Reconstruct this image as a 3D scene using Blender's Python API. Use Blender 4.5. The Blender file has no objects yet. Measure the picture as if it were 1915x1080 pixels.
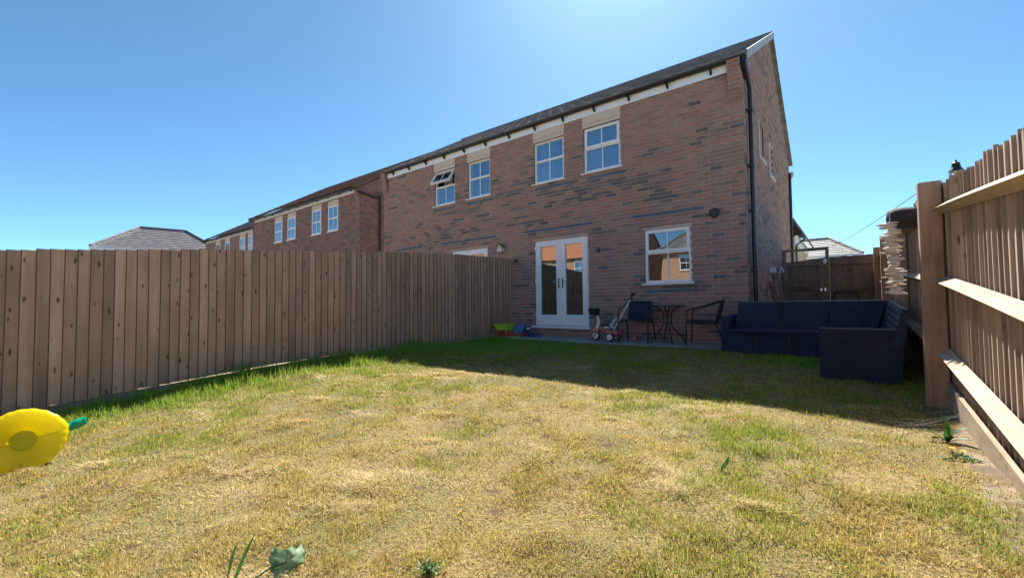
import bpy, math, random
import numpy as np
from mathutils import Vector, Matrix
R_ = math.radians
rng = random.Random(7)
nrg = np.random.default_rng(11)
scn = bpy.context.scene
COL = scn.collection

# ------------------------------------------------------------------ camera
CAM = Vector((1.3465, -8.25, 0.704))
cr = Vector((0.78599859, 0.61813785, -0.0105748))
cu = Vector((0.03115446, -0.02251986, 0.99926085))
cf = Vector((-0.61744281, 0.78574707, 0.03695833))
cam = bpy.data.cameras.new('camera')
camo = bpy.data.objects.new('camera', cam)
COL.objects.link(camo)
M = Matrix((cr, cu, -cf)).transposed().to_4x4()
M.translation = CAM
camo.matrix_world = M
cam.sensor_fit = 'HORIZONTAL'
cam.sensor_width = 36
cam.lens = 36 * 801.53 / 1915
cam.clip_start = 0.05
cam.clip_end = 2000
scn.camera = camo

# ------------------------------------------------------------------ world, sun, exposure
SUN_AZ, SUN_EL = R_(-22.5), R_(49.0)
w = bpy.data.worlds.new('World')
scn.world = w
w.use_nodes = True
nt = w.node_tree
nt.nodes.clear()
wo = nt.nodes.new('ShaderNodeOutputWorld')
bg = nt.nodes.new('ShaderNodeBackground')
sky = nt.nodes.new('ShaderNodeTexSky')
sky.sky_type = 'NISHITA'
sky.sun_disc = False
sky.sun_elevation = SUN_EL
sky.sun_rotation = SUN_AZ
sky.altitude = 0
sky.air_density = 0.5
sky.dust_density = 0.30
sky.ozone_density = 6.0
bg.inputs['Strength'].default_value = 0.107
wb_ = nt.nodes.new('ShaderNodeMix')          # camera white balance of the whole sky
wb_.data_type = 'RGBA'
wb_.blend_type = 'MULTIPLY'
wb_.inputs['Factor'].default_value = 1.0
wb_.inputs['B'].default_value = (.76, 1.0, .90, 1)
nt.links.new(sky.outputs[0], wb_.inputs['A'])
nt.links.new(wb_.outputs['Result'], bg.inputs['Color'])
nt.links.new(bg.outputs[0], wo.inputs['Surface'])
sl = bpy.data.lights.new('sun', 'SUN')
sl.energy = 4.9
sl.angle = R_(0.53)
sl.color = (1.0, 0.95, 0.86)
so = bpy.data.objects.new('sun', sl)
COL.objects.link(so)
sdir = Vector((math.sin(SUN_AZ) * math.cos(SUN_EL), math.cos(SUN_AZ) * math.cos(SUN_EL), math.sin(SUN_EL)))
so.rotation_euler = (-sdir).to_track_quat('-Z', 'Y').to_euler()
so.location = sdir * 60
vs = scn.view_settings
vs.view_transform = 'Standard'
vs.look = 'None'
vs.exposure = 1.33
vs.gamma = 1.0
vs.use_curve_mapping = False
scn.render.engine = 'CYCLES'
scn.cycles.use_denoising = True
scn.cycles.max_bounces = 8
scn.cycles.transparent_max_bounces = 16
scn.cycles.sample_clamp_indirect = 6.0


# ------------------------------------------------------------------ materials
MATS = {}


def mat(name, col=(.5, .5, .5), rough=.6, var=.12, vscale=6.0, bump=0.0, bscale=40.0, metal=0.0,
        attr=False, spec=.5, objvar=0.0, stretch=(1, 1, 1), col2=None, trans=0.0, coat=0.0):
    m = bpy.data.materials.new(name)
    m.use_nodes = True
    n = m.node_tree.nodes
    L = m.node_tree.links
    b = n['Principled BSDF']
    b.inputs['Roughness'].default_value = rough
    b.inputs['Metallic'].default_value = metal
    b.inputs['Specular IOR Level'].default_value = spec
    b.inputs['Coat Weight'].default_value = coat
    tc = n.new('ShaderNodeTexCoord')
    mp = n.new('ShaderNodeMapping')
    mp.inputs['Scale'].default_value = stretch
    L.new(tc.outputs['Object'], mp.inputs['Vector'])
    nz = n.new('ShaderNodeTexNoise')
    nz.inputs['Scale'].default_value = vscale
    nz.inputs['Detail'].default_value = 5
    L.new(mp.outputs[0], nz.inputs['Vector'])
    if attr:
        a = n.new('ShaderNodeAttribute')
        a.attribute_name = 'Col'
        base = a.outputs['Color']
    else:
        a = n.new('ShaderNodeMix')
        a.data_type = 'RGBA'
        a.inputs['A'].default_value = (*col, 1)
        a.inputs['B'].default_value = (*(col2 or col), 1)
        rp = n.new('ShaderNodeMapRange')
        rp.inputs['From Min'].default_value = .4
        rp.inputs['From Max'].default_value = .6
        L.new(nz.outputs['Fac'], rp.inputs['Value'])
        L.new(rp.outputs[0], a.inputs['Factor'])
        base = a.outputs['Result']
    hsv = n.new('ShaderNodeHueSaturation')
    mr = n.new('ShaderNodeMapRange')
    mr.inputs['From Min'].default_value = .25
    mr.inputs['From Max'].default_value = .75
    mr.inputs['To Min'].default_value = 1 - var
    mr.inputs['To Max'].default_value = 1 + var
    L.new(nz.outputs['Fac'], mr.inputs['Value'])
    val = mr.outputs[0]
    if objvar:
        oi = n.new('ShaderNodeObjectInfo')
        mo = n.new('ShaderNodeMapRange')
        mo.inputs['To Min'].default_value = 1 - objvar
        mo.inputs['To Max'].default_value = 1 + objvar
        L.new(oi.outputs['Random'], mo.inputs['Value'])
        mm = n.new('ShaderNodeMath')
        mm.operation = 'MULTIPLY'
        L.new(val, mm.inputs[0])
        L.new(mo.outputs[0], mm.inputs[1])
        val = mm.outputs[0]
    L.new(val, hsv.inputs['Value'])
    L.new(base, hsv.inputs['Color'])
    L.new(hsv.outputs[0], b.inputs['Base Color'])
    if bump:
        nb = n.new('ShaderNodeTexNoise')
        nb.inputs['Scale'].default_value = bscale
        nb.inputs['Detail'].default_value = 6
        L.new(mp.outputs[0], nb.inputs['Vector'])
        bp = n.new('ShaderNodeBump')
        bp.inputs['Strength'].default_value = bump
        bp.inputs['Distance'].default_value = .01
        L.new(nb.outputs['Fac'], bp.inputs['Height'])
        L.new(bp.outputs[0], b.inputs['Normal'])
    if trans:
        out = n['Material Output']
        tr = n.new('ShaderNodeBsdfTranslucent')
        L.new(hsv.outputs[0], tr.inputs['Color'])
        mx = n.new('ShaderNodeMixShader')
        mx.inputs[0].default_value = trans
        L.new(b.outputs[0], mx.inputs[1])
        L.new(tr.outputs[0], mx.inputs[2])
        L.new(mx.outputs[0], out.inputs['Surface'])
    MATS[name] = m
    return m


def wood_mat(name, c1, c2, dark, grain=(38, 38, 1.6), knot=True, rough=.75):
    """sawn softwood: long grain along local z, a few knots, each board its own offset and tone"""
    m = bpy.data.materials.new(name)
    m.use_nodes = True
    n = m.node_tree.nodes
    L = m.node_tree.links
    b = n['Principled BSDF']
    b.inputs['Roughness'].default_value = rough
    b.inputs['Specular IOR Level'].default_value = .25
    tc = n.new('ShaderNodeTexCoord')
    oi = n.new('ShaderNodeObjectInfo')
    sc = n.new('ShaderNodeVectorMath')
    sc.operation = 'SCALE'
    sc.inputs[0].default_value = (13.7, 7.3, 29.1)
    L.new(oi.outputs['Random'], sc.inputs['Scale'])
    ad = n.new('ShaderNodeVectorMath')
    L.new(tc.outputs['Object'], ad.inputs[0])
    L.new(sc.outputs[0], ad.inputs[1])
    mp = n.new('ShaderNodeMapping')
    mp.inputs['Scale'].default_value = grain
    L.new(ad.outputs[0], mp.inputs['Vector'])
    g = n.new('ShaderNodeTexNoise')
    g.inputs['Scale'].default_value = 1.0
    g.inputs['Detail'].default_value = 5
    g.inputs['Distortion'].default_value = .6
    L.new(mp.outputs[0], g.inputs['Vector'])
    cr_ = n.new('ShaderNodeValToRGB')
    cr_.color_ramp.elements[0].position = .3
    cr_.color_ramp.elements[0].color = (*c1, 1)
    cr_.color_ramp.elements[1].position = .7
    cr_.color_ramp.elements[1].color = (*c2, 1)
    L.new(g.outputs['Fac'], cr_.inputs[0])
    # broad stain
    st = n.new('ShaderNodeTexNoise')
    st.inputs['Scale'].default_value = 2.3
    st.inputs['Detail'].default_value = 3
    L.new(ad.outputs[0], st.inputs['Vector'])
    sm = n.new('ShaderNodeMapRange')
    sm.inputs['From Min'].default_value = .3
    sm.inputs['From Max'].default_value = .7
    sm.inputs['To Min'].default_value = .78
    sm.inputs['To Max'].default_value = 1.16
    L.new(st.outputs['Fac'], sm.inputs['Value'])
    om = n.new('ShaderNodeMapRange')
    om.inputs['To Min'].default_value = .80
    om.inputs['To Max'].default_value = 1.16
    L.new(oi.outputs['Random'], om.inputs['Value'])
    mu = n.new('ShaderNodeMath')
    mu.operation = 'MULTIPLY'
    L.new(sm.outputs[0], mu.inputs[0])
    L.new(om.outputs[0], mu.inputs[1])
    hsv = n.new('ShaderNodeHueSaturation')
    L.new(mu.outputs[0], hsv.inputs['Value'])
    L.new(cr_.outputs[0], hsv.inputs['Color'])
    last = hsv.outputs[0]
    if knot:
        mk = n.new('ShaderNodeMapping')
        mk.inputs['Scale'].default_value = (0.0, 11.0, 6.5)
        L.new(ad.outputs[0], mk.inputs['Vector'])
        kn = n.new('ShaderNodeTexNoise')
        kn.inputs['Scale'].default_value = 26
        L.new(ad.outputs[0], kn.inputs['Vector'])
        kv = n.new('ShaderNodeVectorMath')
        kv.operation = 'MULTIPLY_ADD'
        kv.inputs[1].default_value = (0, .22, .22)
        L.new(kn.outputs['Color'], kv.inputs[0])
        L.new(mk.outputs[0], kv.inputs[2])
        vo = n.new('ShaderNodeTexVoronoi')
        vo.inputs['Scale'].default_value = 1.0
        vo.voronoi_dimensions = '2D'
        ks_ = n.new('ShaderNodeSeparateXYZ')
        kc = n.new('ShaderNodeCombineXYZ')
        L.new(kv.outputs[0], ks_.inputs[0])
        L.new(ks_.outputs[1], kc.inputs[0])
        L.new(ks_.outputs[2], kc.inputs[1])
        L.new(kc.outputs[0], vo.inputs['Vector'])
        # only some cells hold a knot
        sep = n.new('ShaderNodeSeparateColor')
        L.new(vo.outputs['Color'], sep.inputs[0])
        kr = n.new('ShaderNodeMapRange')
        kr.inputs['From Min'].default_value = .4
        kr.inputs['From Max'].default_value = 1.0
        kr.inputs['To Min'].default_value = 0
        kr.inputs['To Max'].default_value = .15
        L.new(sep.outputs[0], kr.inputs['Value'])
        lt = n.new('ShaderNodeMath')
        lt.operation = 'SUBTRACT'
        L.new(kr.outputs[0], lt.inputs[0])
        L.new(vo.outputs['Distance'], lt.inputs[1])
        ks = n.new('ShaderNodeMapRange')
        ks.inputs['From Min'].default_value = -.04
        ks.inputs['From Max'].default_value = .06
        ks.inputs['To Max'].default_value = .85
        L.new(lt.outputs[0], ks.inputs['Value'])
        mix = n.new('ShaderNodeMix')
        mix.data_type = 'RGBA'
        L.new(ks.outputs[0], mix.inputs['Factor'])
        L.new(last, mix.inputs['A'])
        mix.inputs['B'].default_value = (*dark, 1)
        last = mix.outputs['Result']
    L.new(last, b.inputs['Base Color'])
    bp = n.new('ShaderNodeBump')
    bp.inputs['Strength'].default_value = .35
    bp.inputs['Distance'].default_value = .004
    L.new(g.outputs['Fac'], bp.inputs['Height'])
    L.new(bp.outputs[0], b.inputs['Normal'])
    MATS[name] = m
    return m


def glass_mat(name, tint=(.75, .8, .8), base_refl=.14, rough=.0):
    """double glazing seen from outside: clear coat of reflections over a transparent pane"""
    m = bpy.data.materials.new(name)
    m.use_nodes = True
    n = m.node_tree.nodes
    L = m.node_tree.links
    n.remove(n['Principled BSDF'])
    out = n['Material Output']
    gl = n.new('ShaderNodeBsdfGlossy')
    gl.inputs['Roughness'].default_value = rough
    gl.inputs['Color'].default_value = (.95, .97, 1, 1)
    tr = n.new('ShaderNodeBsdfTransparent')
    tr.inputs['Color'].default_value = (*tint, 1)
    fr = n.new('ShaderNodeFresnel')
    fr.inputs['IOR'].default_value = 1.5
    mr = n.new('ShaderNodeMapRange')
    mr.inputs['From Min'].default_value = .04
    mr.inputs['From Max'].default_value = .7
    mr.inputs['To Min'].default_value = base_refl
    mr.inputs['To Max'].default_value = .95
    L.new(fr.outputs[0], mr.inputs['Value'])
    # very slight waviness of real panes
    tc = n.new('ShaderNodeTexCoord')
    nz = n.new('ShaderNodeTexNoise')
    nz.inputs['Scale'].default_value = 1.7
    nz.inputs['Detail'].default_value = 1
    L.new(tc.outputs['Object'], nz.inputs['Vector'])
    bp = n.new('ShaderNodeBump')
    bp.inputs['Strength'].default_value = .06
    bp.inputs['Distance'].default_value = .02
    L.new(nz.outputs['Fac'], bp.inputs['Height'])
    L.new(bp.outputs[0], gl.inputs['Normal'])
    mx = n.new('ShaderNodeMixShader')
    L.new(mr.outputs[0], mx.inputs[0])
    L.new(tr.outputs[0], mx.inputs[1])
    L.new(gl.outputs[0], mx.inputs[2])
    L.new(mx.outputs[0], out.inputs['Surface'])
    MATS[name] = m
    return m


def brick_tex_mat(name, c1, c2, mortar):
    m = bpy.data.materials.new(name)
    m.use_nodes = True
    n = m.node_tree.nodes
    L = m.node_tree.links
    b = n['Principled BSDF']
    b.inputs['Roughness'].default_value = .85
    tc = n.new('ShaderNodeTexCoord')
    sp = n.new('ShaderNodeSeparateXYZ')
    L.new(tc.outputs['Object'], sp.inputs[0])
    ad = n.new('ShaderNodeMath')
    L.new(sp.outputs[0], ad.inputs[0])
    L.new(sp.outputs[1], ad.inputs[1])
    cb = n.new('ShaderNodeCombineXYZ')
    L.new(ad.outputs[0], cb.inputs[0])
    L.new(sp.outputs[2], cb.inputs[1])
    bt = n.new('ShaderNodeTexBrick')
    bt.inputs['Scale'].default_value = 1
    bt.inputs['Brick Width'].default_value = .225
    bt.inputs['Row Height'].default_value = .075
    bt.inputs['Mortar Size'].default_value = .006
    bt.inputs['Color1'].default_value = (*c1, 1)
    bt.inputs['Color2'].default_value = (*c2, 1)
    bt.inputs['Mortar'].default_value = (*mortar, 1)
    L.new(cb.outputs[0], bt.inputs['Vector'])
    L.new(bt.outputs[0], b.inputs['Base Color'])
    MATS[name] = m
    return m


mat('brick', attr=True, rough=.88, var=.16, vscale=22, bump=.35, bscale=120)
mat('mortar', (.50, .42, .37), rough=.95, var=.15, vscale=9, bump=.4, bscale=150)
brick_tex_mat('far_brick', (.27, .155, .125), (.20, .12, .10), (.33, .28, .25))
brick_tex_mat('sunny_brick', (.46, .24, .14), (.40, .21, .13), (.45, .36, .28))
mat('white_upvc', (.80, .82, .84), rough=.3, var=.04, vscale=3)
mat('fascia_white', (.78, .83, .90), rough=.4, var=.06, vscale=2)
mat('cream_stone', (.60, .51, .43), rough=.85, var=.08, vscale=12, bump=.2)
mat('black_plastic', (.018, .02, .024), rough=.38, var=.1)
mat('black_metal', (.012, .013, .018), rough=.42, var=.1)
mat('rattan', (.020, .027, .058), rough=.5, var=.35, vscale=14)
_n = MATS['rattan'].node_tree.nodes
_l = MATS['rattan'].node_tree.links
_tc = _n.new('ShaderNodeTexCoord')
_b = None
for _ax in ('X', 'Z'):
    _w = _n.new('ShaderNodeTexWave')
    _w.bands_direction = _ax
    _w.inputs['Scale'].default_value = 22
    _w.inputs['Distortion'].default_value = .6
    _l.new(_tc.outputs['Object'], _w.inputs['Vector'])
    _p = _n.new('ShaderNodeBump')
    _p.inputs['Strength'].default_value = .7
    _p.inputs['Distance'].default_value = .006
    _l.new(_w.outputs['Fac'], _p.inputs['Height'])
    if _b is not None:
        _l.new(_b.outputs[0], _p.inputs['Normal'])
    _b = _p
_l.new(_b.outputs[0], _n['Principled BSDF'].inputs['Normal'])
mat('slate_tile', (.16, .165, .18), rough=.95, spec=.15, var=.3, vscale=5, bump=.4, bscale=60, col2=(.20, .20, .21))
mat('red_tile', (.22, .155, .13), rough=.95, spec=.15, var=.25, vscale=4, bump=.4, bscale=60, col2=(.15, .09, .07))
mat('orange_tile', (.50, .205, .10), rough=.85, var=.2, vscale=4, bump=.3, bscale=60)
mat('grey_tile', (.15, .145, .15), rough=.42, var=.2, vscale=3, col2=(.18, .17, .17))
mat('verge_grey', (.42, .45, .50), rough=.45, var=.08)
glass_mat('glass_up', (.72, .8, .86), .30)
glass_mat('glass_low', (.62, .70, .70), .20)
wood_mat('fence_wood', (.56, .30, .185), (.67, .385, .25), (.09, .042, .033), grain=(30, 30, 1.3))
mat('board_edge', (.15, .085, .06), rough=.9, var=.3, vscale=8, stretch=(1, 1, .3))  # weathered board edge, darkened to paint in the shadow gap at each joint
wood_mat('old_wood', (.31, .235, .18), (.46, .36, .285), (.10, .065, .05))
wood_mat('rail_wood', (.38, .28, .19), (.50, .385, .28), (.16, .10, .07), grain=(38, 1.6, 38))
wood_mat('post_wood', (.32, .20, .135), (.44, .30, .21), (.10, .06, .045), knot=False)
wood_mat('gravel_wood', (.30, .22, .15), (.44, .34, .24), (.14, .09, .06), grain=(38, 1.6, 38))
wood_mat('gate_wood', (.15, .115, .085), (.24, .18, .135), (.05, .035, .03))
wood_mat('drift_wood', (.50, .45, .40), (.72, .66, .60), (.3, .25, .2), grain=(3, 60, 60), knot=False)
mat('paving', (.30, .30, .29), rough=.9, var=.18, vscale=7, bump=.3, bscale=90, objvar=.12)
mat('grass', attr=True, rough=.6, var=.05, spec=.25, trans=.45)
mat('leaf', (.05, .13, .03), rough=.5, var=.2, vscale=25, trans=.3, col2=(.07, .17, .04))
mat('pale_leaf', (.15, .25, .13), rough=.65, var=.22, vscale=30, trans=.22, col2=(.23, .34, .20))
mat('yellow_petal', (.85, .55, .02), rough=.6, var=.1, trans=.3)
mat('yellow_vinyl', (.94, .80, .01), rough=.22, var=.04, trans=.58, coat=.3)
mat('window_vinyl', (.78, .76, .02), rough=.15, var=.05, trans=.7)
mat('green_vinyl', (.01, .40, .22), rough=.2, var=.05, trans=.2, coat=.3)
mat('lime_plastic', (.42, .70, .05), rough=.35, var=.05)
mat('red_plastic', (.65, .05, .04), rough=.35, var=.05)
mat('blue_plastic', (.08, .20, .45), rough=.35, var=.1)
mat('navy_plastic', (.03, .05, .14), rough=.4, var=.1)
mat('yellow_plastic', (.75, .50, .04), rough=.35, var=.05)
mat('pink_plastic', (.62, .16, .14), rough=.4, var=.05)
mat('white_plastic', (.72, .72, .74), rough=.35, var=.05)
mat('chrome', (.7, .7, .72), rough=.2, metal=1.0, var=.02)
mat('rubber', (.02, .02, .022), rough=.7, var=.1)
mat('plaster', (.42, .41, .39), rough=.9, var=.04)
mat('room_floor', (.16, .12, .09), rough=.6, var=.1)
mat('curtain', (.80, .82, .85), rough=.9, var=.06, trans=.35)
mat('cream_render', (.52, .43, .30), rough=.9, var=.06)
mat('dark_cloth', (.02, .018, .026), rough=.8, var=.2, bump=.4, bscale=30)
mat('bird_box', (.60, .56, .55), rough=.7, var=.08)
mat('bird_roof', (.10, .17, .09), rough=.8, var=.15)
mat('web', (.6, .6, .62), rough=.5, var=.02)


def ground_material():
    m = bpy.data.materials.new('turf_soil')
    m.use_nodes = True
    n = m.node_tree.nodes
    L = m.node_tree.links
    b = n['Principled BSDF']
    b.inputs['Roughness'].default_value = .95
    tc = n.new('ShaderNodeTexCoord')
    a = n.new('ShaderNodeTexNoise')
    a.inputs['Scale'].default_value = 1.3
    a.inputs['Detail'].default_value = 6
    f = n.new('ShaderNodeTexNoise')
    f.inputs['Scale'].default_value = 85
    f.inputs['Detail'].default_value = 4
    for x in (a, f):
        L.new(tc.outputs['Object'], x.inputs['Vector'])
    r1 = n.new('ShaderNodeValToRGB')
    r1.color_ramp.elements[0].position = .4
    r1.color_ramp.elements[0].color = (.20, .165, .055, 1)
    r1.color_ramp.elements[1].position = .6
    r1.color_ramp.elements[1].color = (.31, .22, .085, 1)
    L.new(a.outputs['Fac'], r1.inputs[0])
    r2 = n.new('ShaderNodeValToRGB')
    r2.color_ramp.elements[0].position = .35
    r2.color_ramp.elements[0].color = (.5, .47, .42, 1)
    r2.color_ramp.elements[1].position = .65
    r2.color_ramp.elements[1].color = (1.1, 1.1, 1.1, 1)
    L.new(f.outputs['Fac'], r2.inputs[0])
    mx = n.new('ShaderNodeMix')
    mx.data_type = 'RGBA'
    mx.blend_type = 'MULTIPLY'
    mx.inputs['Factor'].default_value = 1
    L.new(r1.outputs[0], mx.inputs['A'])
    L.new(r2.outputs[0], mx.inputs['B'])
    sp = n.new('ShaderNodeTexNoise')
    sp.inputs['Scale'].default_value = 5.5
    sp.inputs['Detail'].default_value = 3
    L.new(tc.outputs['Object'], sp.inputs['Vector'])
    sr = n.new('ShaderNodeMapRange')
    sr.inputs['From Min'].default_value = .62
    sr.inputs['From Max'].default_value = .70
    L.new(sp.outputs['Fac'], sr.inputs['Value'])
    mz = n.new('ShaderNodeMix')
    mz.data_type = 'RGBA'
    mz.inputs['B'].default_value = (.11, .07, .042, 1)
    L.new(sr.outputs[0], mz.inputs['Factor'])
    L.new(mx.outputs['Result'], mz.inputs['A'])
    L.new(mz.outputs['Result'], b.inputs['Base Color'])
    bp = n.new('ShaderNodeBump')
    bp.inputs['Strength'].default_value = .8
    bp.inputs['Distance'].default_value = .02
    L.new(f.outputs['Fac'], bp.inputs['Height'])
    L.new(bp.outputs[0], b.inputs['Normal'])
    MATS['turf_soil'] = m


ground_material()
mat('bare_soil', (.15, .105, .065), rough=.95, var=.3, vscale=9, bump=.8, bscale=60, col2=(.21, .155, .10))
mat('far_land', (.30, .26, .16), rough=.95, var=.25, vscale=.4)


# ------------------------------------------------------------------ mesh helpers
def wloc(o):
    v = Vector((0, 0, 0))
    while o is not None:
        v += o.location
        o = o.parent
    return v


class MB:
    def __init__(s):
        s.v, s.f, s.c = [], [], []

    def poly(s, pts, col=None):
        i = len(s.v)
        s.v += [tuple(p) for p in pts]
        s.f.append(tuple(range(i, i + len(pts))))
        s.c.append(col)

    def hexa(s, p, col=None, skip=()):
        """p: 8 points, bottom ring 0-3 counter-clockwise, top ring 4-7"""
        i = len(s.v)
        s.v += [tuple(q) for q in p]
        for k, q in enumerate(((0, 3, 2, 1), (4, 5, 6, 7), (0, 1, 5, 4), (1, 2, 6, 5), (2, 3, 7, 6), (3, 0, 4, 7))):
            if k in skip:
                continue
            s.f.append(tuple(i + j for j in q))
            s.c.append(col)

    def box(s, x0, x1, y0, y1, z0, z1, col=None, skip=()):
        s.hexa([(x0, y0, z0), (x1, y0, z0), (x1, y1, z0), (x0, y1, z0),
                (x0, y0, z1), (x1, y0, z1), (x1, y1, z1), (x0, y1, z1)], col, skip)

    def cbox(s, x0, x1, y0, y1, z0, z1, b=.01, col=None):
        """box with all edges chamfered"""
        xs = (x0, x0 + b, x1 - b, x1)
        ys = (y0, y0 + b, y1 - b, y1)
        zs = (z0, z0 + b, z1 - b, z1)
        i = len(s.v)
        idx = {}

        def V(a, c, d):
            k = (a, c, d)
            if k not in idx:
                idx[k] = len(s.v)
                s.v.append((xs[a], ys[c], zs[d]))
            return idx[k]
        F = []
        for a, (p, q) in ((0, (1, 2)), (3, (1, 2))):
            fa = [V(a, 1, 1), V(a, 2, 1), V(a, 2, 2), V(a, 1, 2)]
            F.append(fa if a else fa[::-1])
            fb = [V(1, a, 1), V(2, a, 1), V(2, a, 2), V(1, a, 2)]
            F.append(fb if not a else fb[::-1])
            fc = [V(1, 1, a), V(2, 1, a), V(2, 2, a), V(1, 2, a)]
            F.append(fc if a else fc[::-1])
        for a, ai in ((0, 1), (3, 2)):
            for c, ci in ((0, 1), (3, 2)):
                F.append([V(a, ci, 1), V(ai, c, 1), V(ai, c, 2), V(a, ci, 2)])
                F.append([V(a, 1, ci), V(ai, 1, c), V(ai, 2, c), V(a, 2, ci)])
                F.append([V(1, a, ci), V(1, ai, c), V(2, ai, c), V(2, a, ci)])
                for d, di in ((0, 1), (3, 2)):
                    F.append([V(a, ci, di), V(ai, c, di), V(ai, ci, d)])
        for q in F:
            s.f.append(tuple(q))
            s.c.append(col)

    def bar(s, a, b, wx, wz=None, up=(0, 0, 1), col=None):
        a, b = Vector(a), Vector(b)
        wz = wz or wx
        d = (b - a).normalized()
        u = Vector(up)
        if abs(d.dot(u)) > .98:
            u = Vector((0, 1, 0))
        sx = d.cross(u).normalized() * wx / 2
        sz = sx.cross(d).normalized() * wz / 2
        P = [a - sx - sz, a + sx - sz, a + sx + sz, a - sx + sz, b - sx - sz, b + sx - sz, b + sx + sz, b - sx + sz]
        s.hexa(P, col)

    def tube(s, pts, r, seg=8, col=None, closed=False, sub=0):
        P = [Vector(p) for p in pts]
        if sub:
            Q = []
            n = len(P)
            for i in range(n if closed else n - 1):
                g = lambda k: P[k % n] if closed else P[max(0, min(n - 1, k))]
                p0, p1, p2, p3 = g(i - 1), g(i), g(i + 1), g(i + 2)
                for j in range(sub):
                    t = j / sub
                    Q.append(.5 * ((2 * p1) + (p2 - p0) * t + (2 * p0 - 5 * p1 + 4 * p2 - p3) * t * t + (3 * p1 - p0 - 3 * p2 + p3) * t ** 3))
            if not closed:
                Q.append(P[-1])
            P = Q
        n = len(P)
        rr = r if isinstance(r, (list, tuple)) else [r] * n
        if len(rr) != n:
            rr = [rr[min(len(rr) - 1, int(i * (len(rr) - 1) / (n - 1) + .5))] for i in range(n)]
        base = len(s.v)
        nrm = None
        for i in range(n):
            if closed:
                d = (P[(i + 1) % n] - P[i - 1]).normalized()
            else:
                d = (P[min(n - 1, i + 1)] - P[max(0, i - 1)]).normalized()
            if nrm is None:
                nrm = d.orthogonal().normalized()
            else:
                nrm = (nrm - d * nrm.dot(d)).normalized()
            bn = d.cross(nrm)
            for k in range(seg):
                a = 2 * math.pi * k / seg
                s.v.append(tuple(P[i] + (nrm * math.cos(a) + bn * math.sin(a)) * rr[i]))
        for i in range(n if closed else n - 1):
            for k in range(seg):
                a = base + i * seg + k
                b_ = base + i * seg + (k + 1) % seg
                j = ((i + 1) % n) * seg
                s.f.append((a, b_, base + j + (k + 1) % seg, base + j + k))
                s.c.append(col)
        if not closed:
            s.f.append(tuple(base + k for k in range(seg))[::-1])
            s.c.append(col)
            s.f.append(tuple(base + (n - 1) * seg + k for k in range(seg)))
            s.c.append(col)

    def lathe(s, prof, cen=(0, 0, 0), axis='z', seg=24, col=None):
        """prof: list of (radius, height)"""
        base = len(s.v)
        cen = Vector(cen)
        n = len(prof)
        for (r, h) in prof:
            for k in range(seg):
                a = 2 * math.pi * k / seg
                c_, s_ = r * math.cos(a), r * math.sin(a)
                p = {'z': (c_, s_, h), 'y': (c_, h, s_), 'x': (h, c_, s_)}[axis]
                s.v.append(tuple(cen + Vector(p)))
        for i in range(n - 1):
            for k in range(seg):
                a, b_ = base + i * seg + k, base + i * seg + (k + 1) % seg
                s.f.append((a, b_, b_ + seg, a + seg))
                s.c.append(col)
        s.f.append(tuple(base + k for k in range(seg))[::-1])
        s.c.append(col)
        s.f.append(tuple(base + (n - 1) * seg + k for k in range(seg)))
        s.c.append(col)

    def mesh(s, name, m, smooth=False, off=(0, 0, 0)):
        me = bpy.data.meshes.new(name)
        o = Vector(off)
        me.from_pydata([(x - o[0], y - o[1], z - o[2]) for x, y, z in s.v], [], s.f)
        if any(c is not None for c in s.c):
            at = me.color_attributes.new('Col', 'FLOAT_COLOR', 'CORNER')
            arr = np.ones((len(me.loops), 4), np.float32)
            k = 0
            for fc, c in zip(s.f, s.c):
                arr[k:k + len(fc), :3] = c or (.3, .3, .3)
                k += len(fc)
            at.data.foreach_set('color', arr.ravel())
        me.materials.append(MATS[m] if isinstance(m, str) else m)
        if smooth:
            me.shade_smooth()
        return me

    def build(s, name, m, parent=None, smooth=False, world=True, fixn=True, angle=None):
        off = wloc(parent) if (parent is not None and world) else (0, 0, 0)
        me = s.mesh(name, m, smooth, off)
        if angle:
            import bmesh
            bm = bmesh.new()
            bm.from_mesh(me)
            bmesh.ops.remove_doubles(bm, verts=bm.verts, dist=1e-6)
            bm.to_mesh(me)
            bm.free()
        if fixn:
            import bmesh
            bm = bmesh.new()
            bm.from_mesh(me)
            bmesh.ops.recalc_face_normals(bm, faces=bm.faces)
            bm.to_mesh(me)
            bm.free()
        if angle:
            me.shade_smooth()
            try:
                me.set_sharp_from_angle(angle=R_(angle))
            except Exception:
                pass
        o = bpy.data.objects.new(name, me)
        COL.objects.link(o)
        o.parent = parent
        return o


def tag(o, label, cat, group=None):
    o['label'] = label
    o['category'] = cat
    if group:
        o['group'] = group
    return o


def thing(name, label, cat, loc=(0, 0, 0), rz=0, group=None):
    o = bpy.data.objects.new(name, None)
    o.empty_display_size = .1
    COL.objects.link(o)
    o.location = loc
    o.rotation_euler = (0, 0, rz)
    return tag(o, label, cat, group)


def struct(o):
    o['kind'] = 'structure'
    return o


# smooth value noise on a lattice
_lat = nrg.random((64, 64))


def vnoise(x, y, s=1.0, ox=0, oy=0):
    x = np.asarray(x) * s + ox
    y = np.asarray(y) * s + oy
    xi = np.floor(x).astype(int)
    yi = np.floor(y).astype(int)
    fx = x - xi
    fy = y - yi
    fx = fx * fx * (3 - 2 * fx)
    fy = fy * fy * (3 - 2 * fy)
    g = lambda a, b: _lat[a % 64, b % 64]
    return (g(xi, yi) * (1 - fx) + g(xi + 1, yi) * fx) * (1 - fy) + (g(xi, yi + 1) * (1 - fx) + g(xi + 1, yi + 1) * fx) * fy


def fbm(x, y, s=1.0, o=4, ox=0, oy=0):
    t, a, n = 0, .5, 0
    for k in range(o):
        t = t + a * vnoise(x, y, s * 2 ** k, ox + 17 * k, oy + 31 * k)
        n += a
        a *= .5
    return t / n


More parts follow.
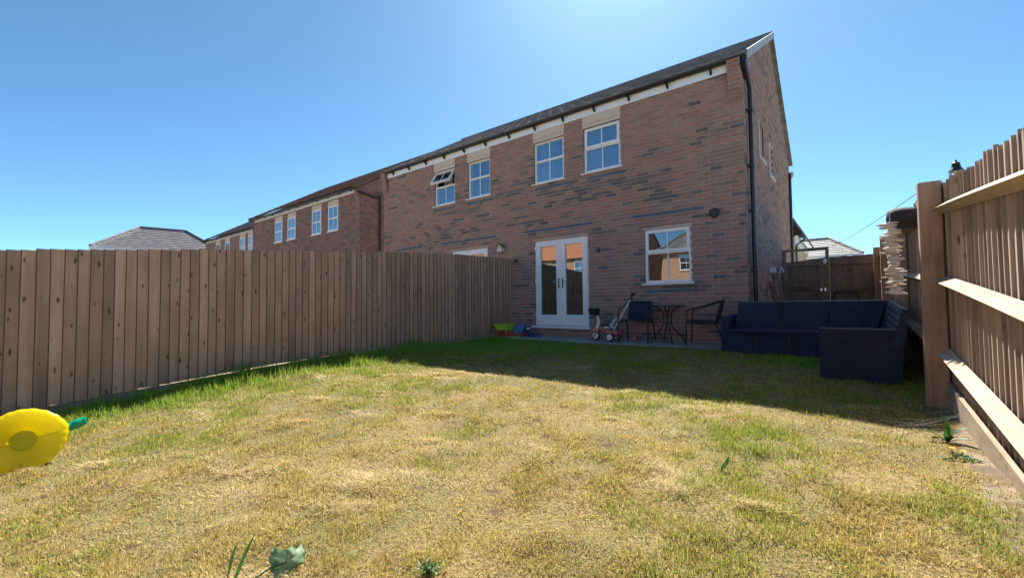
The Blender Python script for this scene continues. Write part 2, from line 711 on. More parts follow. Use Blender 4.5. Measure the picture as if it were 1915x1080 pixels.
GY = np.array([0, 3.6, 5.65, 6.9, 8.05, 12, 16, 40])
GZ = np.array([-.03, -.12, -.21, -.31, -.41, -.77, -.95, -1.0])


def gz(x, y):
    """lawn height"""
    base = np.interp(-np.asarray(y, float), GY, GZ)
    x = np.asarray(x, float)
    b = (fbm(x, y, .9, 3, 5, 9) - .5) * .05 + (fbm(x, y, 4.5, 2, 3, 2) - .5) * .040 + (fbm(x, y, 14, 2, 13, 5) - .5) * .016
    fade = np.clip((-np.asarray(y, float) - .8) / 1.5, 0, 1)
    return base + b * fade


def GZf(x, y):
    return float(gz(np.array([x]), np.array([y]))[0])


FX = -5.17     # left fence face
RX = 1.955     # pales of the right fence

# ------------------------------------------------------------------ ground
ys = np.unique(np.concatenate([[-600, -200, -60, -30, -16], np.linspace(-14, 0, 15), [8, 30, 100, 600]]))
xs = np.array([-600, -100, -40, -12, -5.3, 0, 2.1, 12, 60, 600])
vv = [(x, y, float(np.interp(-y, GY, GZ)) - .10) for y in ys for x in xs]
ff = [(j * len(xs) + i, j * len(xs) + i + 1, (j + 1) * len(xs) + i + 1, (j + 1) * len(xs) + i)
      for j in range(len(ys) - 1) for i in range(len(xs) - 1)]
g = MB()
g.v, g.f, g.c = vv, ff, [None] * len(ff)
struct(g.build('ground', 'far_land'))

nx, ny = 110, 190
lx = np.linspace(FX - .05, RX + .02, nx)
ly = np.linspace(-13.5, -.55, ny)
X2, Y2 = np.meshgrid(lx, ly)
Z2 = gz(X2, Y2)
g = MB()
g.v = [tuple(p) for p in np.stack([X2.ravel(), Y2.ravel(), Z2.ravel()], 1)]
g.f = [(j * nx + i, j * nx + i + 1, (j + 1) * nx + i + 1, (j + 1) * nx + i) for j in range(ny - 1) for i in range(nx - 1)]
g.c = [None] * len(g.f)
struct(g.build('lawn', 'turf_soil', smooth=True, fixn=False))

# patio slabs along the wall and the side passage
pat = MB()
pat.box(-5.05, 1.9, -.86, 8.5, -.14, -.045)
pb = struct(pat.build('patio', 'mortar'))
sm_cache = {}


def slab(x0, x1, y0, y1, z):
    k = (round(x1 - x0, 3), round(y1 - y0, 3))
    if k not in sm_cache:
        b = MB()
        b.cbox(-k[0] / 2, k[0] / 2, -k[1] / 2, k[1] / 2, -.05, 0, .005)
        sm_cache[k] = b.mesh('paving_slab', 'paving')
    o = bpy.data.objects.new('paving_slab', sm_cache[k])
    COL.objects.link(o)
    o.parent = pb
    o.location = ((x0 + x1) / 2, (y0 + y1) / 2, z)
    o.rotation_euler = (rng.uniform(-.004, .004), rng.uniform(-.004, .004), 0)


x = -5.03
i = 0
while x < 1.85:
    x1 = min(x + .6, 1.88)
    slab(x + .004, x1 - .004, -.45, -.012, -.012)
    slab(x + .004, x1 - .004, -.88, -.458, -.02)
    x = x1
for j in range(12):
    y = .0 + j * .6
    for k in range(3):
        slab(.06 + k * .6, .06 + k * .6 + .592, y + .004, y + .596, -.012)

# ------------------------------------------------------------------ bricks
PAL_RED = [(.345, .185, .15), (.365, .195, .158), (.31, .165, .138), (.345, .205, .17), (.30, .175, .148)]
PAL_BRN = [(.31, .205, .165), (.285, .185, .15), (.325, .215, .172), (.27, .175, .145)]
PAL_DRK = [(.14, .118, .115), (.175, .14, .13), (.12, .11, .115), (.205, .155, .14)]
BLUE = [(.085, .12, .17), (.10, .135, .185)]
mesh_cache = {}


def row_pieces(u0, u1, k, openings, stag=0.0, h=.075):
    """bricks of one course: joints every 225 mm, half bond, cut at the openings"""
    z0, z1 = k * h, (k + 1) * h
    iv = [(u0, u1)]
    for (a, b, c, d) in openings:
        if z1 > c + .02 and z0 < d - .02:
            nv = []
            for (p, q) in iv:
                if b <= p or a >= q:
                    nv.append((p, q))
                else:
                    if a > p:
                        nv.append((p, a))
                    if b < q:
                        nv.append((b, q))
            iv = nv
    off = (k % 2) * .1125 + stag
    out = []
    for (p, q) in iv:
        j = math.floor((p - off) / .225)
        while True:
            a = max(p, off + j * .225)
            b = min(q, off + (j + 1) * .225)
            if a >= q:
                break
            if b - a > .035:
                out.append((a + (.005 if a > p + 1e-6 else 0), b - (.005 if b < q - 1e-6 else 0)))
            j += 1
    return out


def brick_color(u, z, special=None, dark=.13, kseed=0):
    if special:
        return rng.choice(BLUE)
    n1 = float(vnoise(u * .8 + 3.3 + kseed, z * 5.0 + 1.7, 1.0))
    n2 = float(vnoise(u * .35 + 9, z * .8 + 4 + kseed, 1.0))
    p = dark + (.40 if n1 > .71 else 0) - (.08 if n1 < .4 else 0)
    if rng.random() < p:
        return rng.choice(PAL_DRK)
    if rng.random() < .25 + .5 * n2:
        return rng.choice(PAL_RED)
    return rng.choice(PAL_BRN)


def wall_panel(mb, us, zs, empty, mapf, t):
    """solid panel of thickness t with openings; only the outer faces"""
    nu, nz_ = len(us) - 1, len(zs) - 1
    E = [[empty((us[i] + us[i + 1]) / 2, (zs[j] + zs[j + 1]) / 2) for j in range(nz_)] for i in range(nu)]
    for i in range(nu):
        for j in range(nz_):
            if E[i][j]:
                continue
            a, b, c, d = us[i], us[i + 1], zs[j], zs[j + 1]
            mb.poly([mapf(a, c, 0), mapf(b, c, 0), mapf(b, d, 0), mapf(a, d, 0)])
            mb.poly([mapf(a, c, t), mapf(a, d, t), mapf(b, d, t), mapf(b, c, t)])
            for (di, dj, e) in ((-1, 0, (a, c, a, d)), (1, 0, (b, d, b, c)), (0, -1, (b, c, a, c)), (0, 1, (a, d, b, d))):
                ii, jj = i + di, j + dj
                if not (0 <= ii < nu and 0 <= jj < nz_) or E[ii][jj]:
                    p, q, r, s_ = e
                    mb.poly([mapf(p, q, 0), mapf(r, s_, 0), mapf(r, s_, t), mapf(p, q, t)])


# ------------------------------------------------------------------ the house
HL, HD = -10.34, 7.4          # left end, depth
house = thing('semi_detached_house', 'pair of two storey multi brick semis with white windows and French doors behind the lawn', 'house', (-5.17, 0, 0))
UP = [(-7.92, -7.10), (-6.60, -5.81), (-4.43, -3.61), (-3.11, -2.26)]
openings = [(a, b, 3.54, 4.52) for a, b in UP]
openings += [(-4.445, -3.035, .215, 2.195), (-7.24, -5.9, .215, 2.195), (-1.80, -.92, 1.10, 2.145)]
EAVE = 4.95
rear = lambda u, z, d: (u, d, z)
us = sorted(set([HL, 0.0] + [v for o in openings for v in o[:2]]))
zs = sorted(set([-.1, EAVE] + [v for o in openings for v in o[2:]]))
isempty = lambda u, z: any(a < u < b and c < z < d for a, b, c, d in openings)
mb = MB()
wall_panel(mb, us, zs, isempty, rear, .14)
# gable (right), left end and front wall as one backing
PITCH = .584
RID_Y = 3.68


def roof_z(y):
    return 4.97 + PITCH * ((y + .12) if y < RID_Y else (2 * RID_Y + .12 - y))


gop = [(1.70, 2.25, 3.66, 4.44), (3.12, 3.68, 3.62, 4.38)]
wall_panel(mb, sorted(set([.14, HD] + [v for o in gop for v in o[:2]])), sorted(set([-.1, 4.9] + [v for o in gop for v in o[2:]])),
           lambda u, z: any(a < u < b and c < z < d for a, b, c, d in gop), lambda u, z, d: (-d, u, z), .14)
for X, sgn in ((0.0, -1), (HL, 1)):
    X1 = X + sgn * .14
    if X == 0:
        pts = [(.14, 4.901), (HD, 4.901), (HD, roof_z(HD) - .04), (RID_Y, roof_z(RID_Y) - .04), (.14, roof_z(.14) - .04)]
    else:
        pts = [(.14, -.1), (HD, -.1), (HD, roof_z(HD) - .04), (RID_Y, roof_z(RID_Y) - .04), (.14, roof_z(.14) - .04)]
    mb.poly([(X, y, z) for y, z in pts])
    mb.poly([(X1, y, z) for y, z in pts][::-1])
    for k in range(5):
        (y0, z0), (y1, z1) = pts[k], pts[(k + 1) % 5]
        mb.poly([(X, y0, z0), (X1, y0, z0), (X1, y1, z1), (X, y1, z1)])
mb.box(HL + .15, -.15, HD - .14, HD - .001, -.1, EAVE)
wall = mb.build('wall', 'mortar', house, fixn=True)

blue_rows = [(32, -4.67, -2.86), (32, -2.05, -.70), (32, -7.56, -5.62), (32, -9.7, -8.3), (12, -1.82, -.92)]
blue_rows += [(45, a - .02, b + .06) for a, b in UP]
allb = []
for k in range(-1, 66):
    if (k + 1) * .075 > EAVE:
        break
    for (a, b) in row_pieces(HL, 0.0, k, openings):
        um, zm = (a + b) / 2, (k + .5) * .075
        sp = any(k == r and u0 <= um <= u1 for r, u0, u1 in blue_rows)
        allb.append((a, b, k, brick_color(um, zm, sp)))


def near(bk):
    a, b, k, c = bk
    return (Vector(((a + b) / 2, 0, (k + .5) * .075)) - CAM).length + (3 if k < 11 else 0)


allb.sort(key=near)
big = allb[:290]
rest = allb[290:]
for (a, b, k, c) in big:
    key = (round(b - a, 2), c)
    if key not in mesh_cache:
        q = MB()
        L_ = round(b - a, 2)
        q.cbox(-L_ / 2, L_ / 2, -.007, .02, -.0325, .0325, .003, col=c)
        mesh_cache[key] = q.mesh('brick', 'brick')
    o = bpy.data.objects.new('brick', mesh_cache[key])
    COL.objects.link(o)
    o.parent = wall
    o.location = Vector(((a + b) / 2, rng.uniform(-.0012, .0012), (k + .5) * .075)) - house.location
q = MB()
for (a, b, k, c) in rest:
    j = rng.uniform(-.0012, .0012)
    z = (k + .5) * .075
    q.box(a, b, -.007 + j, .02, z - .0325, z + .0325, col=c, skip=(4,))
bo = q.build('bricks', 'brick', wall, fixn=False)
bo['kind'] = 'stuff'
q = MB()
for k in range(-1, 97):
    zt = (k + 1) * .075
    y0, y1 = 0.0, HD
    if zt > roof_z(0) - .05:
        y0 = max(0, (zt - 4.97 + .05) / PITCH - .12)
        y1 = min(HD, 2 * RID_Y - y0)
        if y1 - y0 < .1:
            break
    for (a, b) in row_pieces(y0, y1, k, gop, stag=.1125):
        z = (k + .5) * .075
        c = brick_color((a + b) / 2, z, None, .2, 5)
        j = rng.uniform(-.001, .001)
        q.box(-.02, .006 + j, a, b, z - .0325, z + .0325, col=c, skip=(5,))
go = q.build('bricks', 'brick', wall, fixn=False)
go['kind'] = 'stuff'
# corbelled kneelers under the eaves at both corners
for (xa, xb) in ((-.215, -.004), (HL + .004, HL + .215)):
    q = MB()
    for k in range(56, 66):
        out = .014 * (k - 55)
        z = (k + .5) * .075
        q.box(xa, xb, -.008 - out, -.0075, z - .0325, z + .0325, col=rng.choice(PAL_BRN + PAL_RED))
        q.box(xa + .003, xb - .003, -.004 - out, -.0073, z - .0375, z - .0325, col=(.38, .33, .28))
    q.build('corbel', 'brick', house)

# roof: felt deck plus staggered tiles
def tile_roof(parent, x0, x1, ye, ze, yr, zr, m, w_=.33, e_=.30, name='roof', verge=0):
    mb = MB()
    th = .05
    mb.poly([(x0, ye, ze), (x1, ye, ze), (x1, yr, zr), (x0, yr, zr)])
    mb.poly([(x0, ye, ze - th), (x0, yr, zr - th), (x1, yr, zr - th), (x1, ye, ze - th)])
    mb.poly([(x0, ye, ze), (x0, yr, zr), (x0, yr, zr - th), (x0, ye, ze - th)])
    mb.poly([(x1, ye, ze), (x1, ye, ze - th), (x1, yr, zr - th), (x1, yr, zr)])
    mb.poly([(x0, ye, ze), (x0, ye, ze - th), (x1, ye, ze - th), (x1, ye, ze)])
    return mb.build(name, m, parent)


def tiles(parent, x0, x1, ye, ze, yr, zr, m, w_=.33, e_=.30):
    L_ = math.hypot(yr - ye, zr - ze)
    dy, dz = (yr - ye) / L_, (zr - ze) / L_
    ny_, nz_ = -dz * (1 if dy > 0 else -1), abs(dy)
    if dy < 0:
        ny_ = dz
    mb = MB()
    r = 0
    s = -.03
    while s < L_ - .05:
        x = x0 - (r % 2) * w_ / 2
        while x < x1:
            a, b = max(x, x0), min(x + w_, x1)
            if b - a > .04:
                lift = .03 + rng.uniform(-.003, .006)
                P = []
                for (ss, l0) in ((s, lift), (min(s + e_ + .03, L_), .006)):
                    for t in (.002, l0):
                        P.append((ye + dy * ss + ny_ * t, ze + dz * ss + nz_ * t))
                # P: low-bottom, low-top, high-bottom, high-top
                (y0, z0), (y1, z1), (y2, z2), (y3, z3) = P
                hump = .006
                xm = a + (b - a) * .72
                # flat pan with a roll at one side
                mb.poly([(a + .002, y1, z1), (xm, y1, z1), (xm, y3, z3), (a + .002, y3, z3)])
                mb.poly([(xm, y1, z1), (xm + .035, y1, z1 + hump), (xm + .035, y3, z3 + hump), (xm, y3, z3)])
                mb.poly([(xm + .035, y1, z1 + hump), (b - .002, y1, z1), (b - .002, y3, z3), (xm + .035, y3, z3 + hump)])
                mb.poly([(a + .002, y0, z0), (b - .002, y0, z0), (b - .002, y1, z1), (xm + .035, y1, z1 + hump), (xm, y1, z1), (a + .002, y1, z1)])
            x += w_
        s += e_
        r += 1
    o = mb.build('roof_tiles', m, parent, fixn=False)
    o['kind'] = 'stuff'
    return o


RX0, RX1 = HL - .1, .10
rf = tile_roof(house, RX0, RX1, -.13, roof_z(-.13), RID_Y, roof_z(RID_Y), 'slate_tile')
tile_roof(house, RX0, RX1, 2 * RID_Y + .13, roof_z(2 * RID_Y + .13), RID_Y + .002, roof_z(RID_Y), 'slate_tile')
tiles(rf, RX0, RX1, -.13, roof_z(-.13), RID_Y, roof_z(RID_Y), 'slate_tile')
q = MB()
q.tube([(RX0, RID_Y, roof_z(RID_Y)), (RX1, RID_Y, roof_z(RID_Y))], .07, 8)
q.build('ridge', 'slate_tile', rf)
for j in range(15):
    t = (j + .15) / 15
    t1 = (j + .72) / 15
    y0, y1 = -.15 + t * (RID_Y + .1), -.15 + t1 * (RID_Y + .1)
    q = MB()
    P = []
    for y in (y0, y1):
        z = roof_z(y)
        P += [(RX1 + .002, y, z - .11), (RX1 + .03, y, z - .11), (RX1 + .03, y, z + .05), (RX1 + .002, y, z + .05)]
    q.hexa([P[0], P[1], P[5], P[4], P[3], P[2], P[6], P[7]])
    q.build('verge_cap', 'verge_grey', rf)
# fascia, soffit, gutter, brackets
q = MB()
q.box(HL + .22, -.222, -.032, -.010, 4.765, 4.915)
q.build('fascia', 'fascia_white', house)
q = MB()
q.box(RX0 + .02, RX1 - .01, -.12, -.033, 4.925, 4.935)
q.build('soffit', 'black_plastic', house)


def gutter(x0, x1, y, z, r=.057):
    q = MB()
    n = 8
    prof = [(math.cos(math.pi + math.pi * i / n) * r, math.sin(math.pi + math.pi * i / n) * r) for i in range(n + 1)]
    prof2 = [(a * .88, b * .88) for a, b in prof]
    for P, fl in ((prof, 0), (prof2, 1)):
        for i in range(n):
            a, b = P[i], P[i + 1]
            q.poly([(x0, y + a[0], z + a[1]), (x1, y + a[0], z + a[1]), (x1, y + b[0], z + b[1]), (x0, y + b[0], z + b[1])])
    q.poly([(x0, y + a, z + b) for a, b in prof])
    q.poly([(x1, y + a, z + b) for a, b in prof])
    for s_ in (0, n):
        q.poly([(x0, y + prof[s_][0], z + prof[s_][1]), (x1, y + prof[s_][0], z + prof[s_][1]), (x1, y + prof2[s_][0], z + prof2[s_][1]), (x0, y + prof2[s_][0], z + prof2[s_][1])])
    return q


gutter(RX0, RX1 - .02, -.105, 4.955).build('gutter', 'black_plastic', house, fixn=False)
for j in range(13):
    x = -.5 - j * .775
    q = MB()
    q.hexa([(x, -.05, 4.80), (x + .03, -.05, 4.80), (x + .03, -.033, 4.80), (x, -.033, 4.80), (x, -.15, 4.89), (x + .03, -.15, 4.89), (x + .03, -.033, 4.89), (x, -.033, 4.89)])
    q.build('gutter_bracket', 'black_plastic', house)
# eave box end and downpipes on the gable
q = MB()
P = [(-.245, 4.60), (.16, 4.60), (.16, 5.08), (-.245, 4.845)]
q.hexa([(.008, -.16, 4.80), (.085, -.16, 4.80), (.085, .14, 4.62), (.008, .14, 4.62),
        (.008, -.12, 4.90), (.085, -.12, 4.90), (.085, .14, 5.05), (.008, .14, 5.05)])
q.build('eave_box', 'black_plastic', house)
q = MB()
q.tube([(.055, -.105, 4.90), (.055, -.105, 4.80), (.065, .30, 4.55), (.065, .30, 4.4), (.065, .30, .02)], .036, 10)
q.build('downpipe', 'black_plastic', house, angle=40)
for z in (4.1, 3.1, 2.3, 1.25, .5):
    q = MB()
    q.box(.005, .11, .245, .355, z, z + .045)
    q.build('pipe_clip', 'black_plastic', house)
q = MB()
q.tube([(.05, HD - .30, 4.6), (.05, HD - .30, .02)], .036, 10)
q.build('downpipe', 'black_plastic', house, angle=40)
q = MB()
q.lathe([(.03, 4.50), (.07, 4.58), (.07, 4.66), (.04, 4.70)], (.06, HD - .02, 0), 'z', 12)
q.build('hopper', 'verge_grey', house)


# ---- windows
def frame_rect(q, x0, x1, z0, z1, y0, y1, wd, mapf=None):
    """picture frame of four bars"""
    q.box(x0, x1, y0, y1, z0, z0 + wd)
    q.box(x0, x1, y0, y1, z1 - wd, z1)
    q.box(x0, x0 + wd, y0, y1, z0 + wd, z1 - wd)
    q.box(x1 - wd, x1, y0, y1, z0 + wd, z1 - wd)


def pane(parent, x0, x1, z0, z1, y, m):
    q = MB()
    q.box(x0, x1, y, y + .02, z0, z1)
    return q.build('pane', m, parent)


def window(parent, x0, x1, z0, z1, split=.5, glass='glass_up', sash=None, lintel=None, sill=True, y=.035, bars=True, label=None, openang=0):
    q = MB()
    F = .045
    frame_rect(q, x0 + .004, x1 - .004, z0 + .002, z1 - .003, y, y + .065, F)
    zm = z0 + (z1 - z0) * split
    q.box(x0 + F, x1 - F, y + .002, y + .063, zm - .025, zm + .025)
    wn = q.build('window', 'white_upvc', parent)
    if label:
        wn['label'] = label
    xm = (x0 + x1) / 2
    # lower light
    pane(wn, x0 + F, x1 - F, z0 + F, zm - .025, y + .025, glass)
    if bars:
        q = MB()
        q.box(xm - .011, xm + .011, y + .019, y + .0245, z0 + F, zm - .025)
        q.build('glazing_bar', 'white_upvc', wn)
    # upper light, as an opening sash if asked
    if sash:
        S = .05
        q = MB()
        a0, a1, c0, c1 = x0 + F - .018, x1 - F + .018, zm + .008, z1 - F + .018
        frame_rect(q, a0, a1, c0, c1, y - .022, y + .03, S)
        so_ = q.build('sash', 'white_upvc', wn)
        q = MB()
        q.box(a0 + S, a1 - S, y - .002, y + .018, c0 + S, c1 - S)
        p = q.build('pane', glass, wn)
        q = MB()
        q.box(xm - .011, xm + .011, y - .01, y - .0025, c0 + S, c1 - S)
        gb = q.build('glazing_bar', 'white_upvc', wn)
        if openang:
            piv = Vector((xm, y - .01, c1)) - wloc(wn)
            Rm = Matrix.Translation(piv) @ Matrix.Rotation(openang, 4, 'X') @ Matrix.Translation(-piv)
            for o in (so_, p, gb):
                o.data.transform(Rm)
    else:
        pane(wn, x0 + F, x1 - F, zm + .025, z1 - F, y + .025, glass)
        if bars:
            q = MB()
            q.box(xm - .011, xm + .011, y + .019, y + .0245, zm + .025, z1 - F)
            q.build('glazing_bar', 'white_upvc', wn)
    if sill:
        q = MB()
        q.hexa([(x0 - .05, -.055, z0 - .038), (x1 + .05, -.055, z0 - .038), (x1 + .05, y + .02, z0 - .038), (x0 - .05, y + .02, z0 - .038),
                (x0 - .05, -.055, z0 - .012), (x1 + .05, -.055, z0 - .012), (x1 + .05, y + .02, z0 + .001), (x0 - .05, y + .02, z0 + .001)])
        q.build('sill', 'white_upvc', wn)
    if lintel:
        q = MB()
        q.box(x0 - .015, x1 + .015, -.014, .034, z1 - .001, lintel)
        q.box(x0 - .03, x1 + .03, -.03, -.0145, z1 + .075, z1 + .10)
        q.build('lintel', 'cream_stone', wn)
    return wn


labs = ['upper window with its top hung sash tilted open', None, None, 'upper window with a heavier framed opening top light']
for (a, b), lb, sp in zip(UP, labs, (1, 0, 0, 1)):
    window(house, a, b, 3.54, 4.52, split=.53, sash=sp, lintel=4.763, label=lb, openang=R_(-32) if lb and 'tilted' in lb else 0)
window(house, -1.80, -.92, 1.10, 2.145, split=.56, glass='glass_low', sash=1, label='kitchen window with an opening top light over two tall panes')
q = MB()
q.box(-1.83, -.89, -.02, .03, 2.146, 2.172)
q.build('lintel', 'cream_stone', house)
# first floor windows on the gable: narrow, seen almost edge on
for (a, b, c, d) in gop:
    q = MB()
    for (y0, y1, z0, z1) in ((a + .002, a + .06, c, d), (b - .06, b - .002, c, d), (a + .06, b - .06, d - .05, d - .002), (a + .06, b - .06, c + .002, c + .05)):
        q.box(-.12, -.07, y0, y1, z0, z1)
    q.box(.002, .014, a - .018, a, c, d)
    wn = q.build('window', 'white_upvc', house)
    q = MB()
    q.box(-.10, -.09, a + .06, b - .06, c + .05, d - .05)
    q.build('pane', 'glass_up', wn)
    q = MB()
    q.box(-.069, .05, a - .03, b + .03, c - .035, c - .004)
    q.build('sill', 'white_upvc', wn)


# ---- French doors
def french_doors(x0, x1, z0, z1, y=.02, handles=True):
    q = MB()
    frame_rect(q, x0 + .003, x1 - .003, z0 + .002, z1 - .003, y, y + .07, .045)
    dr = q.build('french_doors', 'white_upvc', house)
    xm = (x0 + x1) / 2
    for s_, (a, b) in ((-1, (x0 + .04, xm - .002)), (1, (xm + .002, x1 - .04))):
        q = MB()
        st = .105
        q.box(a, a + st, y - .018, y + .03, z0 + .04, z1 - .04)
        q.box(b - st, b, y - .018, y + .03, z0 + .04, z1 - .04)
        q.box(a + st, b - st, y - .018, y + .03, z1 - .04 - st, z1 - .04)
        q.box(a + st, b - st, y - .018, y + .03, z0 + .04, z0 + .04 + .20)
        # glazing bead
        frame_rect(q, a + st, b - st, z0 + .24, z1 - .04 - st, y - .008, y + .012, .014)
        q.build('door_leaf', 'white_upvc', dr)
        pane(dr, a + st + .002, b - st - .002, z0 + .242, z1 - .042 - st, y + .0125, 'glass_low')
        if handles:
            hx = (b - .05) if s_ < 0 else (a + .05)
            q = MB()
            q.cbox(hx - .014, hx + .014, y - .03, y - .0185, z0 + .85, z0 + 1.08, .005)
            q.build('handle_plate', 'black_metal', dr)
            q = MB()
            q.tube([(hx, y - .03, z0 + 1.0), (hx, y - .065, z0 + 1.0), (hx + s_ * .13, y - .065, z0 + 1.0)], .009, 8)
            q.build('handle', 'chrome', dr)
        ox = a if s_ < 0 else b
        for hz in (.2, 1.0, 1.75):
            q = MB()
            q.cbox(ox - .03, ox + .03, y - .04, y - .0185, z0 + hz, z0 + hz + .09, .006)
            q.build('hinge', 'white_upvc', dr)
    q = MB()
    q.box(x0 - .06, x1 + .05, -.09, .06, z0 - .045, z0 - .002)
    q.build('threshold', 'white_upvc', dr)
    q = MB()
    q.box(x0 - .03, x1 + .03, -.022, .03, z1 - .001, z1 + .022)
    q.build('lintel', 'cream_stone', dr)


french_doors(-4.445, -3.035, .215, 2.195)
french_doors(-7.24, -5.9, .215, 2.195, handles=False)

# ---- rooms behind the glass
q = MB()
q.box(HL + .2, -.16, .16, HD - .16, .1, .2)
q.build('ground_floor', 'room_floor', house)
q = MB()
q.box(HL + .2, -.16, .16, HD - .16, 2.5, 2.72)
q.build('upper_floor', 'plaster', house)
q = MB()
q.box(HL + .2, -.16, .16, HD - .16, 4.80, 4.86)
q.build('ceiling', 'plaster', house)
for (x0, x1, y0, y1, z0, z1) in ((-5.27, -5.07, .16, HD - .16, .2, 4.8), (HL + .2, -5.28, 4.2, 4.3, .2, 4.8), (-5.06, -.16, 4.2, 4.3, .2, 4.8), (-3.4, -3.3, .16, 4.19, 2.73, 4.79)):
    q = MB()
    q.box(x0, x1, y0, y1, z0, z1)
    q.build('partition', 'plaster', house)

for (x0, x1, name) in ((-7.8, -7.45, 'pale curtain drawn to the left in the window with the tilted sash'), (-6.5, -6.15, 'pale curtain behind the window right of the tilted sash'),
                       (-4.38, -4.05, 'pale curtain in the left of the two upper windows above the doors'), (-3.05, -2.75, 'pale curtain in the upper window nearest the corner')):
    q = MB()
    n = 28
    for i in range(n):
        xa, xb = x0 + (x1 - x0) * i / n, x0 + (x1 - x0) * (i + 1) / n
        ya, yb = .26 + .025 * math.sin(i * 1.35), .26 + .025 * math.sin((i + 1) * 1.35)
        q.hexa([(xa, ya, 3.2), (xb, yb, 3.2), (xb, yb + .004, 3.2), (xa, ya + .004, 3.2), (xa, ya, 4.75), (xb, yb, 4.75), (xb, yb + .004, 4.75), (xa, ya + .004, 4.75)])
    tag(q.build('curtain', 'curtain'), name, 'curtain', 'curtains behind the upper windows')

# dining table inside the doors
dt = thing('dining_table', 'white legged dining table inside the French doors', 'table', (-4.0, 1.3, .2))
q = MB()
q.cbox(-.75, .75, -.42, .42, .72, .755, .01)
q.build('table_top', 'room_floor', dt, world=False)
q = MB()
q.box(-.66, .66, -.35, .35, .62, .72)
q.build('apron', 'white_plastic', dt, world=False)
for sx in (-1, 1):
    for sy in (-1, 1):
        q = MB()
        q.lathe([(.05, .62), (.05, .52), (.035, .49), (.045, .42), (.03, .2), (.035, .08), (.025, 0)][::-1], (sx * .6, sy * .3, 0), 'z', 12)
        q.build('leg', 'white_plastic', dt, world=False)

# wall fittings
vt = thing('round_wall_vent', 'round black extractor vent on the brick wall right of the kitchen window', 'vent', (-.5, -.008, 2.31))
q = MB()
q.lathe([(.085, -.0), (.085, -.03), (.07, -.045), (.03, -.047)], (0, 0, 0), 'y', 24)
q.build('cowl', 'black_plastic', vt, world=False, angle=40)
for j in range(4):
    q = MB()
    q.box(-.055, .055, -.052, -.044, -.05 + j * .03, -.04 + j * .03)
    q.build('louvre', 'black_plastic', vt, world=False)
for (x, z, lb) in ((-4.98, 1.77, 'small black wall light left of the French doors'), (-2.78, 1.84, 'small black wall light right of the French doors')):
    t = thing('wall_light', lb, 'wall light', (x, -.008, z), group='small black outdoor wall lights')
    q = MB()
    q.cbox(-.025, .025, -.015, 0, -.035, .035, .004)
    q.build('back_plate', 'black_plastic', t, world=False)
    q = MB()
    q.lathe([(.02, -.05), (.03, -.04), (.03, .03), (.012, .045)], (0, -.045, 0), 'z', 12)
    q.build('lamp_body', 'black_plastic', t, world=False, angle=40)
bb = thing('bird_box', 'small white bird box with a green pitched roof on the brick wall', 'bird box', (-5.42, -.01, 2.02))
q = MB()
pr = [(-.07, 0), (.07, 0), (.07, .12), (0, .19), (-.07, .12)]
q.poly([(a, -.13, b) for a, b in pr])
q.poly([(a, -.002, b) for a, b in pr][::-1])
for k in range(5):
    a, b = pr[k], pr[(k + 1) % 5]
    q.poly([(a[0], -.13, a[1]), (a[0], -.002, a[1]), (b[0], -.002, b[1]), (b[0], -.13, b[1])])
q.build('box_body', 'bird_box', bb, world=False)
q = MB()
for s_ in (-1, 1):
    q.hexa([(0, -.16, .192), (s_ * .095, -.16, .105), (s_ * .095, 0, .105), (0, 0, .192),
            (0, -.16, .207), (s_ * .095, -.16, .12), (s_ * .095, 0, .12), (0, 0, .207)])
q.build('roof', 'bird_roof', bb, world=False)
q = MB()
q.lathe([(.018, -.133), (.018, -.1305)], (0, 0, .11), 'y', 14)
q.build('entrance_hole', 'black_plastic', bb, world=False)

# ------------------------------------------------------------------ left fence: feather edge boards, fair side to the garden
TY = [0, 2.03, 3.63, 5.66, 6.9, 8.06, 14]
TZ = [1.83, 1.78, 1.68, 1.52, 1.41, 1.30, .76]
BY = [0, 3.63, 5.65, 6.9, 8.05, 14]
BZ = [.07, -.02, -.11, -.21, -.31, -.85]
lf = thing('closeboard_fence', 'long brown closeboard fence along the left of the lawn', 'fence', (FX, -6, -.3))
bvar = []
for k in range(8):
    q = MB()
    bow = rng.uniform(-.004, .004)
    wd = .124 + rng.uniform(-.004, .004)
    n = 4
    for i in range(n):
        z0, z1 = i / n, (i + 1) / n
        b0, b1 = bow * math.sin(math.pi * z0), bow * math.sin(math.pi * z1)
        # thick edge towards -y
        # profile: back, sawn edge, arris, face, thin edge
        pr = [(0, .020), (.016, -.001), (.026, .007), (.008, wd), (-.001, wd)]
        for a in range(5):
            (xa, ya), (xb, yb) = pr[a], pr[(a + 1) % 5]
            q.poly([(xa, ya + b0, z0), (xb, yb + b0, z0), (xb, yb + b1, z1), (xa, ya + b1, z1)])
        if i == 0:
            q.poly([(xa, ya + b0, z0) for xa, ya in pr][::-1])
        if i == n - 1:
            q.poly([(xa, ya + b1, z1) for xa, ya in pr])
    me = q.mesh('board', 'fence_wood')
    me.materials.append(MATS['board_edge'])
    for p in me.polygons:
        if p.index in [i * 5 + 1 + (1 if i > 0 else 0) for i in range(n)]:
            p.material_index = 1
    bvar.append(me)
y = -.128
while y > -13.2:
    zt = float(np.interp(-y, TY, TZ)) + rng.uniform(-.006, .006)
    zb = float(np.interp(-y, BY, BZ)) + rng.uniform(-.004, .004)
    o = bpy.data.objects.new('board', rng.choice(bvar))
    COL.objects.link(o)
    o.parent = lf
    o.location = Vector((FX + rng.uniform(0, .003), y, zb)) - lf.location
    o.rotation_euler = (rng.uniform(-.004, .004), 0, rng.uniform(-.012, .012))
    o.scale = (1, 1, zt - zb)
    y -= .1 + rng.uniform(-.006, .006)
y0 = -.02
